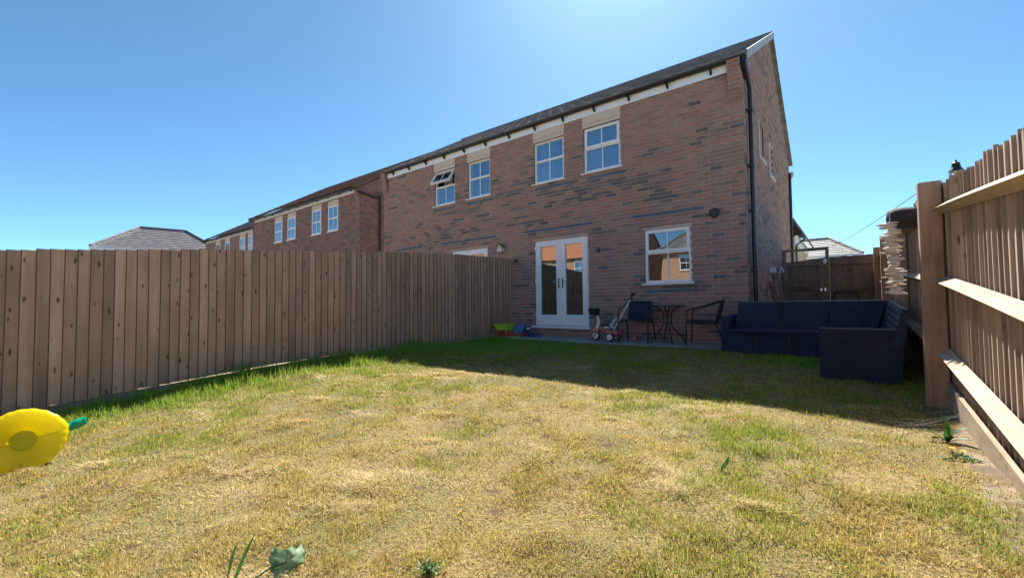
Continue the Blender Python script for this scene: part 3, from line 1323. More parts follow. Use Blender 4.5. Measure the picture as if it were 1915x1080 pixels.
while y0 > -13:
    y1 = y0 - 2.4
    t0, t1 = float(np.interp(-y0, BY, BZ)) - .007, float(np.interp(-y1, BY, BZ)) - .007
    q = MB()
    q.hexa([(FX - .022, y1 + .005, t1 - .17), (FX + .006, y1 + .005, t1 - .17), (FX + .006, y0, t0 - .17), (FX - .022, y0, t0 - .17),
            (FX - .022, y1 + .005, t1), (FX + .006, y1 + .005, t1), (FX + .006, y0, t0), (FX - .022, y0, t0)])
    q.build('gravel_board', 'post_wood', lf)
    q = MB()
    pz = float(np.interp(-y1, TY, TZ)) - .06
    q.box(FX - .125, FX - .03, y1 - .05, y1 + .05, t1 - .4, pz)
    q.build('post', 'post_wood', lf)
    for fr in (.12, .5, .88):
        za = t0 + (float(np.interp(-y0, TY, TZ)) - t0) * fr
        zb = t1 + (float(np.interp(-y1, TY, TZ)) - t1) * fr
        q = MB()
        ya, yb = y0 - .05, y1 + .05
        q.hexa([(FX - .07, yb, zb - .03), (FX - .003, yb, zb - .035), (FX - .003, ya, za - .035), (FX - .07, ya, za - .03),
                (FX - .07, yb, zb + .0), (FX - .003, yb, zb + .035), (FX - .003, ya, za + .035), (FX - .07, ya, za + .0)])
        q.build('rail', 'post_wood', lf)
    y0 = y1

# ------------------------------------------------------------------ right fence: rails, posts and pales seen from the back
def rtop(y):
    return 1.685 + .107 * (y + 3.19) if y < -2.2 else 1.79 + .02 * (y + 2.2)


def rbot(y):
    return float(np.interp(-y, [-6, 0, 3.6, 12], [-.02, -.02, .04, -.71]))


rfence = thing('closeboard_fence', 'weathered closeboard fence at the right seen from its railed back', 'fence', (RX, -4, -.2))
pv = []
for k in range(8):
    q = MB()
    wd = .118 + rng.uniform(-.006, .006)
    bow = rng.uniform(-.006, .006)
    n = 4
    for i in range(n):
        z0, z1 = i / n, (i + 1) / n
        b0, b1 = bow * math.sin(math.pi * z0), bow * math.sin(math.pi * z1)
        q.hexa([(0, b0, z0), (.020, b0, z0), (.033, wd + b0, z0), (.018, wd + b0, z0),
                (0, b1, z1), (.020, b1, z1), (.033, wd + b1, z1), (.018, wd + b1, z1)],
               skip=tuple(s for s, c in ((0, i > 0), (1, i < n - 1)) if c))
    pv.append(q.mesh('pale', 'old_wood'))
y = 4.75
while y > -11:
    zt = rtop(y) + rng.uniform(-.028, .018)
    zb = rbot(y) - .16
    o = bpy.data.objects.new('pale', rng.choice(pv))
    COL.objects.link(o)
    o.parent = rfence
    o.location = Vector((RX + rng.uniform(-.002, .003), y, zb)) - rfence.location
    o.rotation_euler = (rng.uniform(-.007, .007), 0, rng.uniform(-.012, .012))
    o.scale = (1, 1, zt - zb)
    y -= .098 + rng.uniform(-.007, .007) + (.026 if rng.random() < .08 else 0)


def arris(za, ya, zb, yb):
    q = MB()
    A = [(RX - .002, za + .043), (RX - .002, za - .043), (RX - .072, za)]
    B = [(RX - .002, zb + .043), (RX - .002, zb - .043), (RX - .072, zb)]
    n = 6
    for i in range(n):
        t0, t1 = i / n, (i + 1) / n
        wv = lambda t: .004 * math.sin(t * 5)
        P = [[(a[0], ya + (yb - ya) * t, a[1] + (b[1] - a[1]) * t + wv(t)) for a, b in zip(A, B)] for t in (t0, t1)]
        for k in range(3):
            q.poly([P[0][k], P[0][(k + 1) % 3], P[1][(k + 1) % 3], P[1][k]])
        if i == 0:
            q.poly(P[0])
        if i == n - 1:
            q.poly(P[1][::-1])
    return q


POSTS = [4.55, 1.9, -.78, -3.45, -6.65, -9.4]
for k, py in enumerate(POSTS):
    q = MB()
    top = rtop(py) + .0
    q.cbox(1.812, 1.948, py - .055, py + .055, -.6 if py < 0 else -.1, top, .006)
    q.build('post', 'post_wood', rfence)
for k in range(len(POSTS) - 1):
    ya, yb = POSTS[k] - .05, POSTS[k + 1] + .05
    for dz in (-.225, -.80, -1.37):
        arris(rtop(ya) + dz, ya, rtop(yb) + dz, yb).build('rail', 'rail_wood', rfence)
    q = MB()
    ta, tb = rbot(ya) - .01, rbot(yb) - .01
    if ya < 0:
        ta, tb = -.03 + .09 * (ya + 4.55), -.03 + .09 * (yb + 4.55)
    q.hexa([(1.925, yb, tb - .17), (1.950, yb, tb - .17), (1.950, ya, ta - .17), (1.925, ya, ta - .17),
            (1.925, yb, tb), (1.950, yb, tb), (1.950, ya, ta), (1.925, ya, ta)])
    q.build('gravel_board', 'gravel_wood', rfence)

# side gate and the fixed panel beside it
GYp = 4.85
gate = thing('side_gate', 'brown boarded garden gate beside the house wall', 'gate', (.45, GYp, 0))
x = .0
while x < .9:
    q = MB()
    x1 = min(x + .118, .91)
    zt = 1.70 + .09 * (x / .9)
    q.hexa([(x + .001, GYp, .03), (x1 - .001, GYp, .03), (x1 + .012, GYp + .018, .03), (x + .013, GYp + .018, .03),
            (x + .001, GYp, zt), (x1 - .001, GYp, zt + .012), (x1 + .012, GYp + .018, zt + .012), (x + .013, GYp + .018, zt)])
    q.build('board', 'gate_wood', gate)
    x = x1
for (z) in (.2, .98, 1.62):
    q = MB()
    q.box(.02, .89, GYp - .035, GYp - .002, z, z + .1)
    q.build('ledge', 'gate_wood', gate)
for (xa) in (.03, .78):
    q = MB()
    q.box(xa, xa + .1, GYp - .040, GYp - .0355, .05, 1.72)
    q.build('stile', 'gate_wood', gate)
q = MB()
q.bar((.1, GYp - .02, .32), (.8, GYp - .02, .95), .09, .03)
q.build('brace', 'gate_wood', gate)
q = MB()
q.tube([(.78, GYp - .06, 1.0), (.96, GYp - .06, 1.0)], .012, 8)
q.box(.80, .83, GYp - .055, GYp - .035, .97, 1.03)
q.box(.88, .91, GYp - .055, GYp - .035, .97, 1.03)
q.build('bolt', 'chrome', gate)
gf = thing('gate_arch', 'slim timber frame standing over the side gate', 'gate frame', (.45, GYp, 0))
for (xa, xb, za, zb) in ((-.0, .09, 0, 1.99), (.915, .985, 0, 1.99)):
    q = MB()
    q.box(xa + .01 if xa == 0 else xa, xb, GYp + .03, GYp + .11, za, zb)
    q.build('post', 'gate_wood', gf)
q = MB()
q.box(.0, .985, GYp + .028, GYp + .112, 1.991, 2.05)
q.build('crossbar', 'gate_wood', gf)
pn = thing('fence_panel', 'fixed boarded fence panel to the right of the side gate', 'fence panel', (1.4, GYp, 0))
x = .99
while x < 1.93:
    x1 = min(x + .115, 1.95)
    q = MB()
    zt = 1.80 + rng.uniform(-.008, .008)
    q.hexa([(x + .001, GYp + .002, .03), (x1 - .001, GYp + .002, .03), (x1 + .012, GYp + .02, .03), (x + .013, GYp + .02, .03),
            (x + .001, GYp + .002, zt), (x1 - .001, GYp + .002, zt), (x1 + .012, GYp + .02, zt), (x + .013, GYp + .02, zt)])
    q.build('board', 'gate_wood', pn)
    x = x1
for z in (.25, .95, 1.60):
    q = MB()
    q.box(1.05, 1.85, GYp - .05, GYp, z, z + .09)
    q.build('rail', 'gate_wood', pn)
gl = thing('gate_light', 'small white domed light at the top of the side gate', 'light', (.90, GYp - .06, 1.68))
q = MB()
q.lathe([(.05, 0), (.05, .035), (.035, .06), (.01, .07)], (0, 0, 0), 'z', 14)
q.build('dome', 'white_plastic', gl, world=False, angle=60)
q = MB()
q.lathe([(.028, -.05), (.045, -.004)], (0, 0, 0), 'z', 14)
q.build('lens', 'white_plastic', gl, world=False, angle=60)

# things in the passage
hb = thing('trolley_frame', 'black folded trolley handle in front of the fixed fence panel', 'trolley', (1.28, 4.5, 0))
q = MB()
q.tube([(-.26, 0, -.0), (-.24, 0, .75), (-.16, 0, .95), (.16, 0, .95), (.24, 0, .78), (.26, 0, 0)], .018, 8)
q.build('handle', 'black_metal', hb, world=False)
q = MB()
q.tube([(-.245, 0, .9), (.245, 0, .9)], .014, 8)
q.box(-.24, .24, -.02, .02, .02, .4)
q.build('cross_frame', 'black_metal', hb, world=False)
for j, (yy, ln, lb) in enumerate(((2.1, 1.12, 'dark red plank leaning on the side wall, nearer one'), (2.6, 1.14, 'dark red plank leaning on the side wall, farther one'))):
    q = MB()
    q.bar((.30, yy, .0), (.05, yy + .02, ln), .09, .03, up=(1, 0, 0))
    tag(q.build('plank', 'red_tile'), lb, 'plank', 'planks leaning in the side passage')
q = MB()
q.bar((.34, 3.1, 0), (.06, 3.1, 1.42), .22, .02, up=(1, 0, 0))
tag(q.build('leaning_board', 'gate_wood'), 'grey board leaning on the side wall before the gate', 'board')
wb = thing('wall_bracket', 'small white two piece bracket fixed on the side wall', 'bracket', (.008, 2.4, 1.34))
q = MB()
q.hexa([(0, 0, 0), (.14, 0, 0), (.14, .04, 0), (0, .04, 0), (.02, 0, .11), (.11, 0, .11), (.11, .04, .11), (.02, .04, .11)])
q.build('plate', 'white_plastic', wb, world=False)
q = MB()
q.bar((.17, .3, 0), (.20, .3, .14), .03, .02)
q.bar((.24, .3, 0), (.205, .3, .14), .03, .02)
q.build('clip', 'white_plastic', wb, world=False)

# washing line from the gate frame to the fence post
q = MB()
pts = []
for i in range(17):
    t = i / 16
    p = Vector((.96, GYp + .02, 2.03)).lerp(Vector((1.84, -3.40, 1.61)), t)
    p.z -= .05 * 4 * t * (1 - t)
    pts.append(p)
q.tube(pts, .0035, 5)
tag(q.build('washing_line', 'web'), 'thin washing line strung from the gate frame to the fence post', 'washing line')

# lantern beyond the right fence
ln = thing('garden_lantern', 'black bell topped lantern on a pole rising behind the right fence', 'lantern', (2.10, -3.05, -.1))
q = MB()
q.tube([(0, 0, 0), (0, 0, 1.93)], .011, 8)
q.build('pole', 'black_metal', ln, world=False)
q = MB()
q.lathe([(.05, 1.90), (.046, 1.915), (.032, 1.93), (.026, 1.965), (.028, 1.972), (.008, 1.985), (.006, 2.0)], (0, 0, 0), 'z', 12)
q.build('lantern_head', 'black_metal', ln, world=False, angle=50)

# hanging planter on the post and the driftwood garland below it
hp = thing('hanging_planter', 'dark rounded planter with withered leaves hung beside the fence post top', 'planter', (1.775, -3.05, 1.445))
q = MB()
prof = [(.02, -.14), (.075, -.13), (.095, -.09), (.098, -.02), (.09, .06), (.075, .12), (.04, .14)]
q.lathe(prof, (0, 0, 0), 'x', 18)
q.build('pot', 'dark_cloth', hp, world=False, angle=60)
q = MB()
for j in range(16):
    a = Vector((rng.uniform(.05, .13), rng.uniform(-.05, .05), rng.uniform(.03, .09)))
    d = Vector((rng.uniform(-.4, 1), rng.uniform(-1, 1), rng.uniform(-.6, .8))).normalized() * rng.uniform(.03, .07)
    s_ = d.orthogonal().normalized() * .012
    q.poly([a, a + d * .5 + s_, a + d, a + d * .5 - s_])
q.build('withered_leaves', 'pale_leaf', hp, world=False, fixn=False)
dg = thing('driftwood_garland', 'string of pale driftwood sticks hanging against the right fence', 'garland', (1.655, -3.15, 1.38))
q = MB()
q.tube([(.0, 0, .10), (0, 0, -.62)], .003, 5)
q.build('string', 'web', dg, world=False)
z = 0.02
j = 0
while z > -.62:
    ln_ = rng.uniform(.075, .155)
    r = rng.uniform(.008, .015)
    off = rng.uniform(-.025, .025) + .0 + (-.62 - 0) * 0
    a = rng.uniform(-.5, .5)
    tilt = rng.uniform(-.12, .12)
    d = Vector((math.cos(a) * math.cos(tilt), math.sin(a) * .6, math.sin(tilt))).normalized()
    c = Vector((off + .03 * (-z), 0, z))
    pts = [c - d * ln_ / 2, c - d * ln_ * .3 + Vector((0, 0, rng.uniform(-.004, .004))), c, c + d * ln_ * .3 + Vector((0, 0, rng.uniform(-.004, .004))), c + d * ln_ / 2]
    q = MB()
    q.tube(pts, [r * .45, r * .95, r, r * .9, r * .4], 7)
    q.build('driftwood_stick', 'drift_wood', dg, world=False, angle=50)
    z -= r * 1.75
    j += 1

# ------------------------------------------------------------------ other houses
def course_slope(mb, A, B, Cc, D, n, th=.035, col=None):
    """roof slope from eave A-B up to ridge D-C in n stepped courses"""
    A, B, Cc, D = map(Vector, (A, B, Cc, D))
    nr = (B - A).cross(D - A if (D - A).length > (Cc - A).length * .01 else Cc - A).normalized()
    if nr.z < 0:
        nr = -nr
    for i in range(n):
        t0, t1 = i / n, (i + 1) / n
        a, b = A.lerp(D, t0), B.lerp(Cc, t0)
        c, d = B.lerp(Cc, t1), A.lerp(D, t1)
        mb.poly([a + nr * th, b + nr * th, c, d])
        mb.poly([a, b, b + nr * th, a + nr * th])


def simple_window(parent, mapf, u0, u1, z0, z1, glass='glass_up', lint=True):
    q = MB()

    def bx(a, b, c, d, e0, e1):
        P = [mapf(a, c, e0), mapf(b, c, e0), mapf(b, c, e1), mapf(a, c, e1), mapf(a, d, e0), mapf(b, d, e0), mapf(b, d, e1), mapf(a, d, e1)]
        q.hexa(P)
    F = .05
    bx(u0, u1, z0, z0 + F, -.03, .02)
    bx(u0, u1, z1 - F, z1, -.03, .02)
    bx(u0, u0 + F, z0 + F, z1 - F, -.03, .02)
    bx(u1 - F, u1, z0 + F, z1 - F, -.03, .02)
    zm = (z0 + z1) / 2
    bx(u0 + F, u1 - F, zm - .03, zm + .03, -.03, .02)
    bx(u0 - .05, u1 + .05, z0 - .04, z0 - .002, -.07, .02)
    wn = q.build('window', 'white_upvc', parent)
    q = MB()
    um = (u0 + u1) / 2
    bx(um - .012, um + .012, z0 + F, zm - .03, -.02, -.012)
    bx(um - .012, um + .012, zm + .03, z1 - F, -.02, -.012)
    q.build('glazing_bar', 'white_upvc', wn)
    for (c, d) in ((z0 + F, zm - .03), (zm + .03, z1 - F)):
        q = MB()
        bx(u0 + F, u1 - F, c, d, -.011, -.006)
        q.build('pane', glass, wn)
    if lint:
        q = MB()
        bx(u0 - .02, u1 + .02, z1 + .002, z1 + .2, -.022, .01)
        q.build('lintel', 'cream_stone', wn)


def back_block(parent):
    pass


def gable_house(h, x0, x1, y0, depth, eave, ridge, wallm, roofm, wins, gut=True, bricks=False, brick_z0=1.5, front=-1, courses=14, base=-1.2, fascia=True):
    """terrace block whose garden side faces -y (front=-1) or +y (front=+1)"""
    yb = y0 - front * depth
    ym = (y0 + yb) / 2
    q = MB()
    q.box(x0, x1, min(y0, yb), max(y0, yb), base, eave)
    for X in (x0, x1):
        q.poly([(X, y0, eave), (X, ym, ridge - .05), (X, yb, eave)])
    wl = q.build('wall', wallm, h)
    ov = .22
    sl_ = (ridge - eave) / abs(ym - y0)
    q = MB()
    xa, xb = x0 - .1, x1 + .1
    course_slope(q, (xa, y0 + front * ov, eave - sl_ * ov + .12), (xb, y0 + front * ov, eave - sl_ * ov + .12), (xb, ym, ridge + .12), (xa, ym, ridge + .12), courses)
    course_slope(q, (xa, yb - front * ov, eave - sl_ * ov + .12), (xb, yb - front * ov, eave - sl_ * ov + .12), (xb, ym, ridge + .12), (xa, ym, ridge + .12), courses)
    for X in (xa, xb):
        q.poly([(X, y0 + front * ov, eave - sl_ * ov + .02), (X, ym, ridge + .02), (X, ym, ridge + .14), (X, y0 + front * ov, eave - sl_ * ov + .14)])
        q.poly([(X, yb - front * ov, eave - sl_ * ov + .02), (X, ym, ridge + .02), (X, ym, ridge + .14), (X, yb - front * ov, eave - sl_ * ov + .14)])
    q.build('roof', roofm, h, fixn=False)
    if fascia:
        q = MB()
        q.box(x0 + .15, x1 - .15, *sorted((y0 + front * .005, y0 + front * .03)), eave - .18, eave - .03)
        q.build('fascia', 'fascia_white', h)
    if gut:
        gutter(xa, xb - .02, y0 + front * (ov - .05), eave - sl_ * ov + .07).build('gutter', 'black_plastic', h, fixn=False)
        n = int((x1 - x0) / .8)
        for j in range(n):
            x = x0 + .5 + j * .8
            q = MB()
            q.box(x, x + .03, *sorted((y0 + front * .03, y0 + front * .16)), eave - .10, eave - .03)
            q.build('gutter_bracket', 'black_plastic', h)
    mp = (lambda u, z, d: (u, y0 - front * d, z))
    for (a, b, c, d) in wins:
        simple_window(h, mp, a, b, c, d, lint=True)
    return wl


h2 = thing('terraced_house', 'red brick terraced house with four upper windows left of the semis', 'house', (-16.6, .2, -1.2))
wl = gable_house(h2, -21.05, -12.05, .22, 7.6, 4.93, 7.2, 'far_brick', 'red_tile',
                 [(-18.72, -18.02, 3.57, 4.5), (-17.5, -16.8, 3.57, 4.5), (-15.4, -14.7, 3.55, 4.5), (-14.16, -13.46, 3.55, 4.5)])
q = MB()
op2 = [(a, b, 3.53, 4.7) for a, b in ((-18.72, -18.02), (-17.5, -16.8), (-15.4, -14.7), (-14.16, -13.46))]
for k in range(18, 65):
    for (a, b) in row_pieces(-21.05, -12.05, k, op2, stag=.05):
        z = (k + .5) * .075
        c = rng.choice(PAL_DRK) if rng.random() < .2 else rng.choice([(.26, .15, .125), (.23, .13, .11), (.29, .17, .14), (.20, .12, .105)])
        q.box(a, b, .212, .23, z - .0325, z + .0325, col=c, skip=(4,))
    for (a, b) in row_pieces(.22, 4.5, k, [], stag=.02):
        z = (k + .5) * .075
        c = rng.choice(PAL_DRK) if rng.random() < .2 else rng.choice([(.26, .15, .125), (.23, .13, .11), (.29, .17, .14), (.20, .12, .105)])
        q.box(-12.06, -12.042, a, b, z - .0325, z + .0325, col=c, skip=(5,))
b2 = q.build('bricks', 'brick', wl, fixn=False)
b2['kind'] = 'stuff'
q = MB()
for k in range(56, 66):
    out = .014 * (k - 55)
    z = (k + .5) * .075
    q.box(-12.27, -12.052, .21 - out, .2115, z - .0325, z + .0325, col=rng.choice(PAL_RED))
q.build('corbel', 'brick', h2)
q = MB()
q.tube([(-12.0, 1.0, 4.75), (-12.0, 1.0, .5)], .04, 8)
q.tube([(-12.0, .05, 4.72), (-12.0, 1.0, 4.62)], .04, 8)
q.build('downpipe', 'black_plastic', h2)

h3 = thing('terraced_house', 'farther red brick terrace end with white windows just above the left fence', 'house', (-27, 1, -1.2))
gable_house(h3, -30.7, -23.3, 1.06, 7.6, 4.93, 7.2, 'far_brick', 'slate_tile',
            [(-28.8, -28.1, 3.5, 4.55), (-27.3, -26.6, 3.5, 4.55), (-25.1, -24.4, 3.5, 4.55), (-23.95, -23.4, 3.5, 4.55)])


def hip_house(h, cx, cy, ux, L_, W_, eave, ridge, rl, wallm, roofm, courses, base=-1.2, rot=0.0):
    """hipped block: length L_ along ux, depth W_, ridge length rl"""
    c_, s_ = math.cos(rot), math.sin(rot)
    T = lambda a, b, z: (cx + a * c_ - b * s_, cy + a * s_ + b * c_, z)
    q = MB()
    P = [(-L_ / 2 + .3, -W_ / 2 + .3), (L_ / 2 - .3, -W_ / 2 + .3), (L_ / 2 - .3, W_ / 2 - .3), (-L_ / 2 + .3, W_ / 2 - .3)]
    q.hexa([T(a, b, base) for a, b in P] + [T(a, b, eave + .05) for a, b in P])
    q.build('wall', wallm, h)
    q = MB()
    E_ = [T(-L_ / 2, -W_ / 2, eave), T(L_ / 2, -W_ / 2, eave), T(L_ / 2, W_ / 2, eave), T(-L_ / 2, W_ / 2, eave)]
    r0, r1 = T(-rl / 2, 0, ridge), T(rl / 2, 0, ridge)
    course_slope(q, E_[0], E_[1], r1, r0, courses, .04)
    course_slope(q, E_[2], E_[3], r0, r1, courses, .04)
    course_slope(q, E_[1], E_[2], r1, Vector(r1) + (Vector(E_[2]) - Vector(E_[1])) * .001, courses, .04)
    course_slope(q, E_[3], E_[0], r0, Vector(r0) + (Vector(E_[0]) - Vector(E_[3])) * .001, courses, .04)
    q.build('roof', roofm, h, fixn=False)
    q = MB()
    for e, r in ((E_[0], r0), (E_[3], r0), (E_[1], r1), (E_[2], r1), (r0, r1)):
        q.tube([Vector(e) + Vector((0, 0, .05)), Vector(r) + Vector((0, 0, .06))], .10, 6)
    q.build('hip_tiles', roofm, h)
    q = MB()
    for i in range(4):
        a, b = Vector(E_[i]), Vector(E_[(i + 1) % 4])
        q.bar(a - Vector((0, 0, .1)), b - Vector((0, 0, .1)), .12, .2)
    q.build('eaves', 'fascia_white', h)


# hipped roof far left: placed from its bearing
d0 = Vector((-.976, .218, 0)).normalized()
hb_c = Vector((CAM.x, CAM.y, 0)) + d0 * 40
hh = thing('hipped_house', 'detached house with a pale grey hipped roof above the left fence', 'house', (hb_c.x, hb_c.y, -1.2))
hip_house(hh, hb_c.x, hb_c.y, None, 6.9, 7.0, 4.55, 6.4, 2.6, 'far_brick', 'grey_tile', 12, rot=math.atan2(d0.x, -d0.y))
# hipped roof beyond the gate
d1 = Vector((-.04, 1, 0)).normalized()
c1 = Vector((CAM.x - 1.7, CAM.y, 0)) + Vector((0, 1, 0)) * 43
hr = thing('hipped_house', 'low house with a grey hipped roof beyond the side gate', 'house', (c1.x, c1.y, -1.2))
hip_house(hr, CAM.x - 3.9, CAM.y + 43, None, 9.6, 6.5, 4.15, 5.75, 5.5, 'cream_render', 'grey_tile', 10)
# cream house just past the far corner of the semis
ch = thing('rendered_house', 'cream house corner with a dark eave past the far end of the side wall', 'house', (-4.5, 24, -1.2))
q = MB()
q.box(-9.5, -1.05, 22, 30, -1.2, 4.55)
q.build('wall', 'cream_render', ch)
q = MB()
for s_ in (0, 1):
    pass
q.hexa([(-9.7, 21.6, 5.05), (-1.05, 21.6, 5.45), (-1.05, 30.3, 5.45), (-9.7, 30.3, 5.05),
        (-9.7, 21.6, 5.2), (-1.05, 21.6, 5.6), (-1.05, 30.3, 5.6), (-9.7, 30.3, 5.2)])
q.hexa([(-1.06, 21.6, 5.45), (-.55, 21.6, 4.42), (-.55, 30.3, 4.42), (-1.06, 30.3, 5.45),
        (-1.06, 21.6, 5.6), (-.50, 21.6, 4.55), (-.50, 30.3, 4.55), (-1.06, 30.3, 5.6)])
q.build('roof', 'slate_tile', ch)
q = MB()
q.box(-1.05, -.9, 21.9, 30, 4.0, 4.6)
q.build('eave_soffit', 'fascia_white', ch)
q = MB()
q.tube([(-.55, 21.8, 4.4), (-1.0, 21.85, 4.0), (-1.0, 21.85, 0)], .05, 8)
q.build('downpipe', 'black_plastic', ch)

# houses opposite, behind the viewer: seen mirrored in the glass
ha = thing('brick_house', 'sunlit brick house with a slate roof reflected in the kitchen window', 'house', (-8, -26, -1.2))
hip_house(ha, -4.6, -30, None, 12.2, 8.4, 4.85, 8.1, 4.0, 'sunny_brick', 'grey_tile', 16, base=-1.4)
for (a, b) in ((-9.05, -8.0), (-6.2, -5.1), (-3.6, -2.5)):
    simple_window(ha, (lambda u, z, d: (u, -26.10 - d, z)), a, b, 3.2, 4.5, lint=False)
hb_ = thing('brick_house', 'house with an orange tiled roof reflected in the French doors', 'house', (-20, -25, -1.2))
gable_house(hb_, -34, -12.6, -25.5, 8, 4.9, 7.9, 'sunny_brick', 'orange_tile', [(-18.0, -17.0, 3.2, 4.55), (-21.6, -20.6, 3.2, 4.55), (-26, -25, 3.2, 4.55), (-14.8, -13.8, 3.2, 4.55)], front=1, base=-1.4, courses=16)

# ------------------------------------------------------------------ rattan corner sofa
sofa = thing('corner_sofa', 'large dark rattan corner sofa on the lawn by the right fence', 'sofa', (.8, -1.5, -.1))
SB = -.11


def hx(q, b, t):
    """prism between a bottom quad and a top quad"""
    q.hexa([tuple(p) for p in b] + [tuple(p) for p in t])


q = MB()
hx(q, [(-.12, -1.22, SB), (1.10, -1.36, SB), (1.10, -.52, SB), (-.12, -.52, SB)],
   [(-.12, -1.22, .27), (1.10, -1.36, .27), (1.10, -.52, .27), (-.12, -.52, .27)])
q.build('seat_base', 'rattan', sofa)
q = MB()
hx(q, [(-.10, -1.24, .272), (1.085, -1.38, .272), (1.085, -.62, .272), (-.10, -.62, .272)],
   [(-.10, -1.24, .305), (1.085, -1.38, .305), (1.085, -.62, .305), (-.10, -.62, .305)])
q.build('seat', 'rattan', sofa)
q = MB()
hx(q, [(-.06, -.70, .30), (1.62, -.70, .30), (1.66, -.50, .10), (-.06, -.50, .10)],
   [(-.06, -.56, .70), (1.74, -.56, .70), (1.78, -.44, .70), (-.06, -.44, .70)])
q.build('backrest', 'rattan', sofa)
q = MB()
hx(q, [(-.20, -1.18, SB), (-.122, -1.18, SB), (-.122, -.46, SB), (-.20, -.46, SB)],
   [(-.20, -1.14, .49), (-.09, -1.14, .49), (-.09, -.46, .52), (-.20, -.46, .52)])
q.build('armrest', 'rattan', sofa)
q = MB()
hx(q, [(1.10, -2.60, SB), (1.68, -2.60, SB), (1.68, -.52, SB), (1.10, -.52, SB)],
   [(1.10, -2.60, .30), (1.68, -2.60, .30), (1.68, -.70, .30), (1.10, -.70, .30)])
q.build('return_base', 'rattan', sofa)
q = MB()
hx(q, [(1.085, -2.70, SB), (1.72, -2.70, SB), (1.72, -2.601, SB), (1.085, -2.601, SB)],
   [(1.085, -2.70, .42), (1.755, -2.70, .42), (1.755, -2.601, .42), (1.085, -2.601, .42)])
q.build('end_panel', 'rattan', sofa)
q = MB()
n = 8
for i in range(n):
    y0, y1 = -2.69 + (2.69 - .57) * i / n, -2.69 + (2.69 - .57) * (i + 1) / n
    zt = lambda y: .62 + .08 * (1 - math.cos(math.pi * min(1, (y + 2.7) / 2.1))) / 2
    hx(q, [(1.66, y0, .27), (1.745, y0, .20), (1.745, y1, .20), (1.66, y1, .27)],
       [(1.745, y0, zt(y0)), (1.80, y0, zt(y0)), (1.80, y1, zt(y1)), (1.745, y1, zt(y1))])
q.build('return_backrest', 'rattan', sofa)
q = MB()
for x in (.50, 1.08):
    q.bar((x, -.712, .32), (x + .03, -.572, .695), .012, .012)
q.build('seam', 'black_metal', sofa)
for x in (.28, .69):
    q = MB()
    yb = -1.24 - (x + .12) * .1148
    q.box(x, x + .008, yb - .006, yb + .01, SB, .27)
    q.build('seam', 'black_metal', sofa)
for (x, y) in ((-.15, -1.15), (.5, -1.22), (1.12, -2.66), (1.66, -2.66), (-.15, -.5)):
    q = MB()
    q.lathe([(.02, -.06), (.025, 0.005)], (x, y, SB), 'z', 10)
    q.build('foot', 'black_plastic', sofa)
mat('rattan_rim', (.07, .08, .12), rough=.35, var=.2, vscale=40)
q = MB()
q.tube([(1.085, -2.70, .425), (1.70, -2.70, .425)], .012, 6)
q.tube([(1.772, -2.70, .625), (1.772, -2.2, .635), (1.772, -1.65, .665), (1.772, -1.1, .695), (1.765, -.56, .705), (-.06, -.50, .705)], .014, 6)
q.build('rim', 'rattan_rim', sofa)


# ------------------------------------------------------------------ bistro chairs and table
def bistro_chair(label, loc, rz):
    c = thing('bistro_chair', label, 'chair', loc, rz, 'black woven bistro chairs')
    for s_ in (-1, 1):
        q = MB()
        q.tube([(s_ * .27, -.27, 0), (s_ * .27, -.255, .3), (s_ * .268, -.24, .55), (s_ * .268, -.19, .615), (s_ * .262, -.08, .635), (s_ * .25, .16, .71), (s_ * .225, .26, .745)], .0125, 8, sub=4)
        q.build('arm_frame', 'black_metal', c, world=False, angle=50)
        q = MB()
        q.tube([(s_ * .235, -.235, .405), (s_ * .235, .0, .40), (s_ * .24, .15, .385), (s_ * .25, .235, .28), (s_ * .265, .30, 0)], .0125, 8, sub=4)
        q.build('leg', 'black_metal', c, world=False, angle=50)
        q = MB()
        q.tube([(s_ * .265, -.255, .36), (s_ * .24, .17, .37)], .009, 6)
        q.build('stretcher', 'black_metal', c, world=False)
    q = MB()
    n = 8
    for i in range(n):
        xa, xb = -.235 + .47 * i / n, -.235 + .47 * (i + 1) / n
        dip = lambda x: .412 - .012 * (1 - (x / .235) ** 2)
        q.hexa([(xa, -.25, dip(xa)), (xb, -.25, dip(xb)), (xb, .2, dip(xb) - .01), (xa, .2, dip(xa) - .01),
                (xa, -.25, dip(xa) + .016), (xb, -.25, dip(xb) + .016), (xb, .2, dip(xb) + .006), (xa, .2, dip(xa) + .006)])
    q.build('seat', 'rattan', c, world=False)
    q = MB()
    m_ = 6
    pos = lambda u, v: Vector(((-.222 + .444 * u) * (1 - .06 * v), .17 + .095 * v + .035 * (1 - (2 * u - 1) ** 2), .40 + .345 * v))
    for i in range(n):
        for j in range(m_):
            a = [pos(i / n, j / m_), pos((i + 1) / n, j / m_), pos((i + 1) / n, (j + 1) / m_), pos(i / n, (j + 1) / m_)]
            b = [p + Vector((0, .014, 0)) for p in a]
            q.hexa([a[0], a[1], b[1], b[0], a[3], a[2], b[2], b[3]])
    q.build('backrest', 'rattan', c, world=False)
    q = MB()
    q.tube([pos(0, 1) + Vector((0, .007, 0)), pos(.25, 1) + Vector((0, .007, .004)), pos(.5, 1) + Vector((0, .007, .005)), pos(.75, 1) + Vector((0, .007, .004)), pos(1, 1) + Vector((0, .007, 0))], .013, 8, sub=3)
    q.build('top_rail', 'black_metal', c, world=False)
    return c


